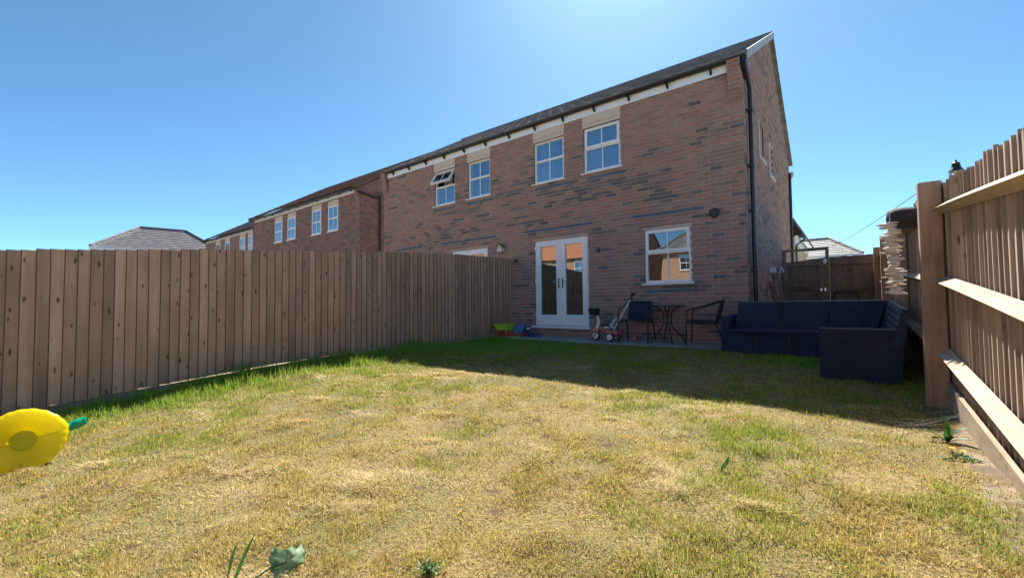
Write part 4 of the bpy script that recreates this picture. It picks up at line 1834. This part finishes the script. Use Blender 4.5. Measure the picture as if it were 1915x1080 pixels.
bistro_chair('black woven bistro chair beside the tricycle, facing the lawn', (-1.80, -.47, -.012), R_(6))
bistro_chair('black woven bistro chair between the round table and the sofa', (-.59, -.48, -.012), R_(-84))
bt = thing('bistro_table', 'small black round bistro table between the two woven chairs', 'table', (-1.235, -.45, -.012))
q = MB()
q.lathe([(.315, .655), (.33, .66), (.33, .672), (.31, .68)], (0, 0, 0), 'z', 32)
q.build('table_top', 'black_metal', bt, world=False, angle=40)
for k in range(4):
    a = R_(-58 + 90 * k)
    pr = [(.30, 0), (.275, .07), (.17, .19), (.095, .28), (.07, .36), (.068, .48), (.085, .56), (.14, .62), (.22, .655)]
    q = MB()
    q.tube([(r * math.cos(a), r * math.sin(a), z) for r, z in pr], .0115, 8, sub=3)
    q.build('leg', 'black_metal', bt, world=False, angle=50)
for z in (.36, .49):
    q = MB()
    q.tube([(.068 * math.cos(R_(k * 30)), .068 * math.sin(R_(k * 30)), z) for k in range(12)], .006, 6, closed=True)
    q.build('ring', 'black_metal', bt, world=False)

# ------------------------------------------------------------------ push tricycle
tr = thing('push_tricycle', 'pink and white toddler tricycle with a long push handle on the patio', 'tricycle', (-2.4, -.5, -.012))


def wheel(c, r, wd, ax):
    q = MB()
    q.lathe([(r * .62, -wd / 2), (r * .9, -wd / 2), (r, -wd * .3), (r, wd * .3), (r * .9, wd / 2), (r * .62, wd / 2)], c, ax, 24)
    wl_ = q.build('wheel', 'rubber', tr, world=False, angle=40)
    q = MB()
    q.lathe([(r * .15, -wd * .62), (r * .3, -wd * .58), (r * .7, -wd * .54), (r * .72, -wd * .50), (r * .72, wd * .5), (r * .7, wd * .54), (r * .3, wd * .58), (r * .15, wd * .62)], c, ax, 24)
    q.build('rim', 'white_plastic', wl_, world=False, angle=40)
    q = MB()
    q.lathe([(r * .14, -wd * .8), (r * .14, wd * .8)], c, ax, 10)
    q.build('hub', 'pink_plastic', wl_, world=False)


wheel((-.235, 0, .092), .092, .05, 'y')
wheel((.14, -.16, .082), .082, .045, 'y')
wheel((.14, .18, .082), .082, .045, 'y')
q = MB()
q.tube([(.14, -.16, .082), (.14, .18, .082)], .009, 8)
q.build('axle', 'black_metal', tr, world=False)
q = MB()
q.tube([(.14, 0, .15), (.06, 0, .17), (-.06, 0, .20), (-.17, 0, .24)], .025, 10, sub=3)
q.build('frame', 'pink_plastic', tr, world=False, angle=50)
q = MB()
q.cbox(.02, .33, -.13, .13, .12, .20, .03)
q.build('rear_tray', 'pink_plastic', tr, world=False)
q = MB()
for s_ in (-1, 1):
    q.tube([(-.235, s_ * .04, .09), (-.225, s_ * .042, .19), (-.19, s_ * .015, .25)], .013, 8)
q.hexa([(-.32, -.05, .17), (-.15, -.05, .17), (-.15, .05, .17), (-.32, .05, .17), (-.29, -.04, .215), (-.15, -.04, .235), (-.15, .04, .235), (-.29, .04, .215)])
q.build('fork', 'pink_plastic', tr, world=False)
q = MB()
q.tube([(-.20, 0, .22), (-.175, 0, .32), (-.17, 0, .40), (-.205, 0, .48)], [.034, .032, .028, .026], 10, sub=3)
q.build('steering_column', 'white_plastic', tr, world=False, angle=50)
q = MB()
q.tube([(-.21, -.15, .50), (-.20, 0, .475), (-.21, .15, .50)], .013, 8)
q.build('handlebar', 'black_plastic', tr, world=False)
q = MB()
q.hexa([(-.32, -.075, .50), (-.20, -.09, .50), (-.20, .09, .50), (-.32, .075, .50), (-.35, -.095, .63), (-.18, -.11, .63), (-.18, .11, .63), (-.35, .095, .63)])
q.build('front_bag', 'dark_cloth', tr, world=False)
for s_ in (-1, 1):
    q = MB()
    q.tube([(-.235, s_ * .05, .09), (-.29, s_ * .09, .07)], .012, 8)
    q.cbox(-.34, -.26, s_ * .09 - .03, s_ * .09 + .03, .045, .085, .012)
    q.build('pedal', 'pink_plastic', tr, world=False)
q = MB()
q.cbox(-.03, .17, -.09, .09, .235, .275, .018)
q.build('seat', 'white_plastic', tr, world=False)
q = MB()
q.tube([(.11, -.085, .26), (.17, -.09, .36), (.21, -.05, .42), (.215, .05, .42), (.17, .09, .36), (.11, .085, .26)], .016, 8, sub=3)
q.hexa([(.13, -.06, .28), (.14, -.06, .28), (.14, .06, .28), (.13, .06, .28), (.195, -.045, .40), (.205, -.045, .40), (.205, .045, .40), (.195, .045, .40)])
q.build('backrest', 'white_plastic', tr, world=False, angle=50)
q = MB()
q.tube([(.0, -.1, .27), (-.02, -.12, .33), (.08, -.13, .30), (.17, -.1, .20)], .010, 8, sub=3)
q.build('safety_bar', 'black_plastic', tr, world=False)
q = MB()
q.tube([(.14, 0, .19), (.36, 0, .56), (.50, 0, .80)], .014, 10)
q.build('push_handle', 'white_plastic', tr, world=False)
q = MB()
q.tube([(.49, 0, .785), (.535, 0, .87), (.56, -.08, .905), (.575, -.10, .90)], .018, 8)
q.tube([(.535, 0, .87), (.56, .08, .905)], .018, 8)
q.build('grip', 'black_plastic', tr, world=False)

# ------------------------------------------------------------------ toys by the fence end
tt = thing('sand_table', 'lime green toy tray on red legs beside the left fence end', 'toy table', (-4.82, -.70, -.03))
q = MB()
n = 4
out = [(-.19, -.13), (.19, -.13), (.19, .13), (-.19, .13)]
inn = [(-.15, -.10), (.15, -.10), (.15, .10), (-.15, .10)]
for k in range(4):
    a, b = out[k], out[(k + 1) % 4]
    c, d = inn[(k + 1) % 4], inn[k]
    q.poly([(d[0], d[1], .17), (c[0], c[1], .17), (b[0], b[1], .285), (a[0], a[1], .285)])
    q.poly([(d[0] * .94, d[1] * .94, .18), (a[0] * .94, a[1] * .94, .285), (b[0] * .94, b[1] * .94, .285), (c[0] * .94, c[1] * .94, .18)])
    q.poly([(a[0], a[1], .285), (b[0], b[1], .285), (b[0] * .94, b[1] * .94, .285), (a[0] * .94, a[1] * .94, .285)])
q.poly([(a * .94, b * .94, .18) for a, b in inn])
q.poly([(a, b, .17) for a, b in inn][::-1])
q.build('tray', 'lime_plastic', tt, world=False, fixn=False)
q = MB()
q.tube([(-.195, -.135, .285), (.195, -.135, .285), (.195, .135, .285), (-.195, .135, .285)], .012, 6, closed=True)
q.build('tray_rim', 'lime_plastic', tt, world=False)
for sx in (-1, 1):
    for sy in (-1, 1):
        q = MB()
        q.tube([(sx * .12, sy * .08, .17), (sx * .135, sy * .09, 0)], [.024, .03], 10)
        q.build('leg', 'red_plastic', tt, world=False, angle=50)
bt_ = thing('toy_barrow', 'tipped blue toy barrow with red handles by the brick wall', 'toy', (-4.62, -.42, -.012), R_(25))
q = MB()
q.hexa([(-.08, -.08, .06), (.10, -.08, .10), (.10, .08, .10), (-.08, .08, .06), (-.14, -.12, .22), (.17, -.12, .29), (.17, .12, .29), (-.14, .12, .22)], skip=(1,))
q.hexa([(-.075, -.075, .066), (.095, -.075, .106), (.095, .075, .106), (-.075, .075, .066), (-.13, -.11, .22), (.16, -.11, .288), (.16, .11, .288), (-.13, .11, .22)], skip=(1,))
q.build('tub', 'blue_plastic', bt_, world=False, fixn=False)
for s_ in (-1, 1):
    q = MB()
    q.tube([(-.16, s_ * .08, .0), (-.02, s_ * .07, .05), (.16, s_ * .1, .06), (.22, s_ * .1, .02)], .014, 8)
    q.build('handle', 'red_plastic', bt_, world=False)
q = MB()
q.lathe([(.05, -.02), (.05, .02)], (-.13, 0, .05), 'y', 16)
q.build('wheel', 'yellow_plastic', bt_, world=False)
cu_ = thing('toy_cup', 'small yellow toy cup between the lime tray and the blue barrow', 'toy', (-4.80, -.50, -.012))
q = MB()
q.lathe([(.05, 0), (.06, .09), (.035, .10), (.03, .15)], (0, 0, .06), 'z', 14)
q.build('cup_body', 'yellow_plastic', cu_, world=False, angle=50)
q = MB()
q.lathe([(.09, 0), (.10, .05), (.05, .06)], (0, 0, .0), 'z', 14)
q.build('stand', 'red_plastic', cu_, world=False, angle=50)
ts = thing('toy_truck', 'dark blue toy truck lying among the toys left of the doors', 'toy', (-4.36, -.36, -.012), R_(-20))
q = MB()
q.cbox(-.15, .13, -.06, .06, .04, .09, .012)
q.cbox(-.15, -.04, -.055, .055, .09, .16, .02)
q.build('body', 'navy_plastic', ts, world=False)
q = MB()
q.cbox(-.10, -.02, -.045, .045, .15, .19, .015)
q.build('cab_roof', 'white_plastic', ts, world=False)
for sx in (-.1, .08):
    for sy in (-.065, .065):
        q = MB()
        q.lathe([(.035, -.012), (.035, .012)], (sx, sy, .035), 'y', 14)
        q.build('wheel', 'rubber', ts, world=False)
q = MB()
q.lathe([(.10, 0), (.11, .008), (.105, .018), (.09, .014)], (-4.52, -.70, -.015), 'z', 20)
tag(q.build('toy_plate', 'lime_plastic', angle=40), 'green toy plate lying flat at the patio edge', 'toy')
q = MB()
q.hexa([(-4.28, -.5, -.012), (-3.98, -.44, -.012), (-4.0, -.34, -.012), (-4.27, -.38, -.012), (-4.25, -.48, .03), (-4.03, -.43, .012), (-4.04, -.36, .012), (-4.24, -.40, .03)])
tag(q.build('toy_sledge', 'navy_plastic'), 'flat dark toy slab lying left of the French doors', 'toy')
q = MB()
q.lathe([(.012, -.045), (.035, -.035), (.046, -.01), (.046, .01), (.035, .035), (.012, .045)], (-1.93, -.25, .03), 'z', 16)
tag(q.build('toy_ball', 'pink_plastic', angle=60), 'small pink ball under the chair beside the tricycle', 'ball')

# ------------------------------------------------------------------ inflatable lemon ring
RC = Vector((-3.22, -7.985, -.205))
toCam = (CAM - RC).normalized()
up_ = Vector((0, 0, 1))
nrm_ = Vector((toCam.x, toCam.y + .06, .30)).normalized()
ex = up_.cross(nrm_).normalized()
ey = nrm_.cross(ex).normalized()
RM = Matrix((ex, ey, nrm_)).transposed().to_4x4() @ Matrix.Rotation(R_(9), 4, 'Z')
RM.translation = RC
ring = thing('inflatable_ring', 'yellow inflatable lemon float with a green stem on the grass at the left', 'inflatable', (0, 0, 0))
ring.location = RC
ring.rotation_euler = RM.to_euler()
q = MB()
Ro, Ri, hh_ = .212, .060, .052
seg = 112
prf = []
for j in range(15):          # front from the window out to the rim, then round the back
    t = j / 14
    r = Ri + (Ro - Ri) * t
    prf.append((r, hh_ * (max(0.0, 1 - (2 * t - 1.06) ** 4 / 1.27) ** .55) * (.35 + .65 * t ** .5), t))
prf = [(r, z) for r, z, t in prf]
prf = prf + [(Ro + .003, 0.0)] + [(r, -z) for r, z in prf[::-1]]
for i in range(seg):
    a = 2 * math.pi * i / seg
    for (r, z) in prf:
        edge = max(0, (r - Ri) / (Ro - Ri)) ** 6
        wr = 1 + edge * (.007 * math.sin(a * 23 + 1.7 * math.sin(a * 3)) + .004 * math.sin(a * 41))
        lem = 1 + .07 * max(0, math.cos(a)) ** 8 + .05 * max(0, -math.cos(a)) ** 8
        crease = -.006 * math.exp(-((math.sin(a) * 9) ** 2)) * (1 if math.cos(a) > 0 else .6) * (z > 0)
        pucker = .0016 * math.sin(a * 23 + 1.7 * math.sin(a * 3)) * ((r - Ri) / (Ro - Ri)) ** 2 * (1 if z > 0 else -1 if z < 0 else 0)
        q.v.append((r * wr * lem * math.cos(a), r * wr * math.sin(a), z + pucker + crease))
ns = len(prf)
for i in range(seg):
    for j in range(ns):
        A, B = i * ns + j, i * ns + (j + 1) % ns
        C_, D = ((i + 1) % seg) * ns + (j + 1) % ns, ((i + 1) % seg) * ns + j
        q.f.append((A, D, C_, B))
        q.c.append(None)
q.build('tube', 'yellow_vinyl', ring, smooth=True, world=False)
q = MB()
q.lathe([(.066, -.003), (.066, .003)], (0, 0, .006), 'z', 40)
q.build('clear_base', 'window_vinyl', ring, world=False)
q = MB()
q.tube([(.215, .0, .0), (.238, .004, .0), (.272, .012, .0), (.308, .022, .0), (.325, .026, 0), (.332, .028, .0)], [.014, .031, .036, .033, .021, .006], 14, sub=3)
q.build('stem', 'green_vinyl', ring, world=False, angle=60)
q = MB()
q.tube([(-.062, .0, .02), (-.085, .003, .05)], .012, 8)
q.build('valve', 'yellow_vinyl', ring, world=False)


# ------------------------------------------------------------------ weeds
def leaf_blade(q, base, tip, wd, curl=.0, n=8, fold=.15, wob=.0, side=None):
    base, tip = Vector(base), Vector(tip)
    d = tip - base
    s_ = side.normalized() if side is not None else d.cross(Vector((0, 0, 1)))
    if s_.length < 1e-4:
        s_ = Vector((1, 0, 0))
    s_ = s_.normalized()
    nr = s_.cross(d).normalized()
    rows = []
    for i in range(n + 1):
        t = i / n
        c = base + d * t + nr * (curl * d.length * math.sin(math.pi * t * .9))
        wdt = wd * (math.sin(math.pi * (.08 + .9 * t)) ** .8) * (1 + wob * math.sin(i * 2.4))
        rows.append((c - s_ * wdt / 2 + nr * wdt * fold + nr * wob * .02 * math.sin(i * 3.1), c, c + s_ * wdt / 2 + nr * wdt * fold - nr * wob * .02 * math.sin(i * 2.7)))
    for i in range(n):
        for k in (0, 1):
            a, b = rows[i][k], rows[i][k + 1]
            c, e = rows[i + 1][k + 1], rows[i + 1][k]
            q.poly([a, b, c, e])


def gp(x, y, dz=0):
    return Vector((x, y, GZf(x, y) + dz))


wd1 = thing('dock_weed', 'large crumpled grey green leaf and upright blades in the near lawn', 'weed', gp(-.55, -7.5))
O = Vector(wd1.location)
lp = gp(-.435, -7.445)
toC = Vector((CAM.x - lp.x, CAM.y - lp.y, 0)).normalized()
sd = Vector((-toC.y, toC.x, 0))
q = MB()
n, m_ = 14, 12
ctr = lp + Vector((0, 0, .042))
G = []
for i in range(n + 1):
    row = []
    for j in range(m_ + 1):
        u, v = i / n * 2 - 1, j / m_ * 2 - 1
        # squash the grid into a scalloped round leaf
        rr = math.sqrt(max(1e-6, u * u + v * v))
        sc_ = max(abs(u), abs(v)) / rr
        a = math.atan2(v, u)
        rad = (.064 + .006 * math.sin(a * 3 + 1) + .003 * math.sin(a * 11)) * sc_
        fu, fv = u * rad, v * rad
        h = .007 * abs(math.sin(a * 4.0 + .5)) * rr + .010 * math.sin(u * 2.6 + v * 1.4) - .03 * u * u + .006 * math.sin(v * 9 + u * 5) * rr
        row.append(ctr + sd * fu + Vector((0, 0, 1)) * (fv * .72) - toC * (fv * .55) + toC * h)
    G.append(row)
for i in range(n):
    for j in range(m_):
        q.poly([G[i][j], G[i + 1][j], G[i + 1][j + 1], G[i][j + 1]])
q.build('leaf', 'pale_leaf', wd1, fixn=False, angle=80)
q = MB()
q.tube([lp + sd * -.13 + Vector((0, 0, .0)), lp + sd * -.06 + Vector((0, 0, .035)), ctr], .003, 6)
q.build('leaf_stalk', 'leaf', wd1)
for (bx_, by_, dx, hgt, wd) in ((-.60, -7.575, .075, .185, .016), (-.69, -7.56, .03, .13, .014)):
    q = MB()
    b0 = gp(bx_, by_)
    leaf_blade(q, b0, b0 + sd * dx + Vector((0, 0, hgt)), wd, curl=.06, fold=.3, side=sd + toC * .4)
    q.build('blade', 'leaf', wd1, fixn=False, angle=80)
for k in range(5):
    q = MB()
    b0 = gp(-.64 + .025 * k, -7.60)
    leaf_blade(q, b0, b0 + sd * rng.uniform(-.06, .07) + toC * .03 + Vector((0, 0, rng.uniform(.0, .03))), .03, curl=.1, wob=.3)
    q.build('blade', 'pale_leaf', wd1, fixn=False, angle=80)
wd2 = thing('thistle_weed', 'small spiky weed rosette at the bottom edge of the lawn', 'weed', gp(.03, -7.12))
for k in range(11):
    q = MB()
    a = k * 2.4
    b0 = gp(.03, -7.12, .004)
    leaf_blade(q, b0, b0 + Vector((math.cos(a) * .06, math.sin(a) * .06, .012 + .02 * (k % 3))), .014, curl=.15, wob=.5)
    q.build('leaf', 'pale_leaf' if k % 2 else 'leaf', wd2, fixn=False)
q = MB()
b0 = gp(.03, -7.12)
leaf_blade(q, b0, b0 + Vector((.006, 0, .06)), .016, curl=.05, side=Vector((1, .6, 0)))
q.build('leaf', 'leaf', wd2, fixn=False)
wd3 = thing('upright_leaf', 'single upright green leaf standing out of the dry lawn', 'weed', gp(.765, -5.68))
b0 = gp(.765, -5.68)
q = MB()
leaf_blade(q, b0, b0 + Vector((.035, .03, .075)), .028, curl=.05, fold=.2, side=Vector((.8, .6, 0)))
q.build('leaf', 'leaf', wd3, fixn=False, angle=80)
q = MB()
leaf_blade(q, b0, b0 + Vector((.05, -.02, .02)), .018, curl=.2)
q.build('leaf', 'leaf', wd3, fixn=False, angle=80)
wd4 = thing('broad_leaf_weed', 'broad leaved green weed growing at the foot of the right fence', 'weed', gp(1.84, -4.47))
for (dx, dy, dz, wd) in ((-.05, .02, .17, .05), (-.17, -.02, .06, .035), (.03, -.02, .12, .04), (.12, .0, .10, .045), (.05, -.06, .05, .04), (.15, -.05, .03, .04), (-.10, -.05, .02, .04), (-.02, -.08, .06, .035)):
    b0 = gp(1.80, -4.47)
    q = MB()
    leaf_blade(q, b0, b0 + Vector((dx * .8, dy, dz)), wd, curl=.12, fold=.18)
    q.build('leaf', 'leaf', wd4, fixn=False, angle=80)
wd5 = thing('dandelion', 'low dandelion with two yellow flowers beside the gravel board at the right', 'dandelion', gp(1.80, -4.75))
for (x, y) in ((1.785, -4.72), (1.825, -4.75)):
    b0 = gp(x, y)
    q = MB()
    q.tube([b0, b0 + Vector((0, 0, .03))], .002, 5)
    q.build('stalk', 'leaf', wd5)
    q = MB()
    for k in range(14):
        a = k * math.pi * 2 / 14
        c = b0 + Vector((0, 0, .032))
        leaf_blade(q, c, c + Vector((math.cos(a) * .017, math.sin(a) * .017, .006)), .007, n=3)
    q.build('flower', 'yellow_petal', wd5, fixn=False)
for k in range(14):
    b0 = gp(1.80 + rng.uniform(-.06, .06), -4.78 + rng.uniform(-.1, .05))
    a = rng.uniform(0, 6.28)
    q = MB()
    leaf_blade(q, b0, b0 + Vector((math.cos(a) * .05, math.sin(a) * .05, rng.uniform(.005, .03))), .016, curl=.15, wob=.4)
    q.build('leaf', 'leaf' if k % 3 else 'pale_leaf', wd5, fixn=False)
# cobweb strands by the post
q = MB()
for k in range(9):
    a = Vector((1.90 + rng.uniform(-.03, .02), -4.45 + rng.uniform(-.1, .1), -.02 + rng.uniform(-.05, .05)))
    b = gp(1.55 + rng.uniform(-.12, .25), -4.15 + rng.uniform(-.25, .15), .03)
    md = (a + b) / 2 - Vector((0, 0, .015))
    q.tube([a, md, b], .0004, 4)
tag(q.build('cobweb', 'web'), 'thin cobweb strands by the foot of the right fence post', 'cobweb')

# bare soil along the right fence
n, m_ = 50, 8
sv, sf = [], []
for j in range(n + 1):
    y = -7.2 + 3.6 * j / n
    x0 = 1.80 + .12 * float(vnoise(y * 2.3, 3.1)) - .06 + max(0, (-4.0 - y)) * .0
    for i in range(m_ + 1):
        x = x0 + (RX - .01 - x0) * i / m_
        sv.append((x, y, GZf(x, y) + .004 + .012 * (i / m_) * float(vnoise(x * 14, y * 14)) - (.0 if i else .012)))
for j in range(n):
    for i in range(m_):
        a = j * (m_ + 1) + i
        sf.append((a, a + 1, a + m_ + 2, a + m_ + 1))
g = MB()
g.v, g.f, g.c = sv, sf, [None] * len(sf)
struct(g.build('soil_bed', 'bare_soil', smooth=True, fixn=False))


# ------------------------------------------------------------------ grass
def make_grass():
    D0 = 46000.0
    x0, x1, y0, y1 = FX + .012, 1.93, -9.6, -.72
    area = (x1 - x0) * (y1 - y0)
    N = int(area * D0)
    px = nrg.uniform(x0, x1, N)
    py = nrg.uniform(y0, y1, N)
    dist = np.hypot(px - CAM.x, py - CAM.y)
    dens = np.clip((1.7 / np.maximum(dist, .3)) ** 1.35, 0, 1)
    dens = np.where(py < -8.6, dens * .35, dens)
    # keep what the view can see (with a wide margin)
    fwd = (px - CAM.x) * cf.x + (py - CAM.y) * cf.y
    dens = np.where(fwd < .2, 0, dens)
    patch = fbm(px, py, 1.1, 4, 2, 7)
    fine = fbm(px, py, 6.0, 3, 11, 4)
    thin = np.clip((fine - .30) * 2.8, .28, 1)
    soil = np.clip((px - 1.74 - .12 * vnoise(py * 2.3, 3.1)) / .15, 0, 1) * np.clip((-3.9 - py) * 2, 0, 1)
    pr = dens * thin * (1 - .55 * soil)
    # patio edge and furniture footprints
    ok = (px > FX + .10 + .06 * vnoise(py * 3, px * 0)) & ~((px > 1.08) & (px < 1.72) & (py > -2.66)) & ~((px > -.12) & (py > -1.2)) & (py < -.80 + .10 * (vnoise(px * 3, py * 0) - .3))
    nsp = 46
    bx, by, br = nrg.uniform(-4.2, 1.6, nsp), nrg.uniform(-8.0, -3.6, nsp), nrg.uniform(.025, .06, nsp)
    hx_, hy_, hr, ha_ = nrg.uniform(-4.4, 1.7, 60), nrg.uniform(-8.0, -3.4, 60), nrg.uniform(.05, .16, 60), nrg.uniform(-.5, .9, 60)
    bare = np.zeros(N)
    for a, b, r in zip(bx, by, br):
        bare = np.maximum(bare, np.exp(-(((px - a) ** 2 + (py - b) ** 2) / r ** 2) ** 2))
    hay = np.zeros(N)
    for a, b, r, t in zip(hx_, hy_, hr, ha_):
        u, v = (px - a) * math.cos(t) + (py - b) * math.sin(t), -(px - a) * math.sin(t) + (py - b) * math.cos(t)
        hay = np.maximum(hay, np.exp(-((u / (r * 1.8)) ** 2 + (v / (r * .6)) ** 2)))
    pr = pr * (1 - .93 * bare)
    pr = np.clip(pr * (1 + .8 * hay), 0, 1)
    keep = ok & (nrg.random(N) < pr)
    hay = hay[keep]
    px, py, dist, patch, fine = px[keep], py[keep], dist[keep], patch[keep], fine[keep]
    dens = dens[keep]
    n = len(px)
    pz = gz(px, py) - .004 + .018 * hay * nrg.random(n)
    # how green: close to the left fence, in the house shade, and in patches
    lf_ = np.exp(-(np.clip(px - FX, 0, 9) / .95) ** 2)
    shade = np.clip((py + 4.3) / 1.6, 0, 1)
    left = np.clip((-px - 1.0) / 5.0, 0, 1)
    gr = .16 + .85 * np.clip((patch - .50) * 3.0, -.25, 1) + .95 * lf_ + .55 * shade * np.clip(1.15 - (px + 4.0) / 5.5, .2, 1) + .18 * left
    gr += .25 * (vnoise(px, py, 3.0, 40, 3) - .5)
    gr = np.clip(gr, .03, 1)
    gr = np.clip(gr + .06, 0, 1)
    isg = nrg.random(n) < gr
    tall = np.where(isg, 1.15, .8) * (0.7 + .75 * np.clip(fine - .2, 0, 1))
    h = nrg.uniform(.016, .042, n) * tall
    fencegrow = np.exp(-(np.clip(px - FX, 0, 9) / .88) ** 2) * (.5 + .8 * vnoise(py, px * 0, 1.8, 5, 5)) * np.clip((-py - 1.0) / 2.5, .25, 1)
    h = h * (1 + 4.2 * fencegrow * isg)
    tuft = np.clip((vnoise(px, py, 2.6, 9, 21) - .78) * 6, 0, 1)
    h = h * (1 + .7 * tuft * isg)
    sofa_t = np.exp(-(np.hypot(px - .85, py + 1.75) / .35) ** 2) + np.exp(-(np.hypot(px - .2, py + 1.25) / .5) ** 2) * .6
    h = h * (1 + 1.6 * sofa_t)
    isg = isg | (nrg.random(n) < sofa_t * .8)
    ish = nrg.random(n) < hay * .85
    isg = isg & ~ish
    lod = (1 / dens) ** .5
    wd = nrg.uniform(.0016, .0030, n) * np.clip(lod, 1, 3.0)
    flat = (nrg.random(n) < np.where(isg, .12, .40)) | ish
    lean = np.where(flat, nrg.uniform(.9, 1.5, n), np.abs(nrg.normal(.25, .35, n)))
    az = nrg.uniform(0, 2 * np.pi, n)
    # laid grass has a local direction
    azl = vnoise(px, py, 1.7, 3, 14) * 9
    az = np.where(flat, azl + nrg.normal(0, .7, n), az)
    dx, dy = np.cos(az), np.sin(az)
    sl_, cl = np.sin(lean), np.cos(lean)
    h = np.where(flat, h * 1.35, h)
    faz = az + np.pi / 2 + nrg.normal(0, .6, n)
    sx, sy = np.cos(faz) * wd / 2, np.sin(faz) * wd / 2
    V = np.zeros((n, 5, 3), np.float32)
    midh = .55
    for k, (t, ww) in enumerate(((0, 1), (0, -1), (midh, .85), (midh, -.85))):
        bend = sl_ * t * h * .8
        V[:, k, 0] = px + dx * bend + sx * ww
        V[:, k, 1] = py + dy * bend + sy * ww
        V[:, k, 2] = pz + h * t * np.maximum(cl, .12) + (flat * .004)
    V[:, 4, 0] = px + dx * sl_ * h
    V[:, 4, 1] = py + dy * sl_ * h
    V[:, 4, 2] = pz + h * np.maximum(cl * .95, .06) + flat * .003
    # colours
    straw = np.array([[.55, .42, .14], [.46, .33, .10], [.66, .54, .26], [.38, .26, .09], [.53, .43, .12], [.31, .20, .08]], np.float32)
    green = np.array([[.27, .31, .05], [.20, .27, .04], [.34, .36, .07], [.15, .22, .04], [.40, .38, .08]], np.float32)
    lush = np.array([[.18, .40, .03], [.23, .46, .04], [.13, .30, .03], [.28, .48, .05]], np.float32)
    cs = straw[nrg.integers(0, 6, n)]
    dry = vnoise(px, py, 2.2, 33, 8)
    cs = cs * (.86 + .3 * dry[:, None])
    cg = green[nrg.integers(0, 5, n)]
    cl_ = lush[nrg.integers(0, 4, n)]
    fg = np.exp(-np.clip(px - FX, 0, 9) / .5) + .6 * np.clip((py + 3.6) / 1.2, 0, 1) * np.clip((-px - .5) / 3, 0, 1) + sofa_t * .7
    lushm = nrg.random(n) < np.clip(fg * 1.2, 0, 1)
    cg = np.where(lushm[:, None], cl_, cg)
    c = np.where(isg[:, None], cg, cs) * nrg.uniform(.88, 1.28, (n, 1))
    c = np.where(ish[:, None], np.array([[.74, .60, .33]]) * nrg.uniform(.75, 1.1, (n, 1)), c)
    c = np.clip(c, .01, .8)
    me = bpy.data.meshes.new('grass')
    nv = n * 5
    me.vertices.add(nv)
    me.vertices.foreach_set('co', V.reshape(-1))
    idx = np.arange(n, dtype=np.int32)[:, None] * 5
    loops = np.concatenate([idx + np.array([[0, 1, 3, 2]]), idx + np.array([[2, 3, 4]])], 1).astype(np.int32)
    me.loops.add(n * 7)
    me.loops.foreach_set('vertex_index', loops.reshape(-1))
    me.polygons.add(n * 2)
    st = (np.arange(n, dtype=np.int32)[:, None] * 7 + np.array([[0, 4]])).astype(np.int32)
    me.polygons.foreach_set('loop_start', st.reshape(-1))
    me.update(calc_edges=True)
    at = me.color_attributes.new('Col', 'FLOAT_COLOR', 'POINT')
    cc = np.ones((n, 5, 4), np.float32)
    cc[:, :, :3] = c[:, None, :]
    at.data.foreach_set('color', cc.reshape(-1))
    me.materials.append(MATS['grass'])
    o = bpy.data.objects.new('grass', me)
    COL.objects.link(o)
    o['label'] = 'short dry yellow lawn grass with greener patches'
    o['category'] = 'grass'
    o['kind'] = 'stuff'
    print('grass blades', n)


make_grass()
bpy.context.view_layer.update()
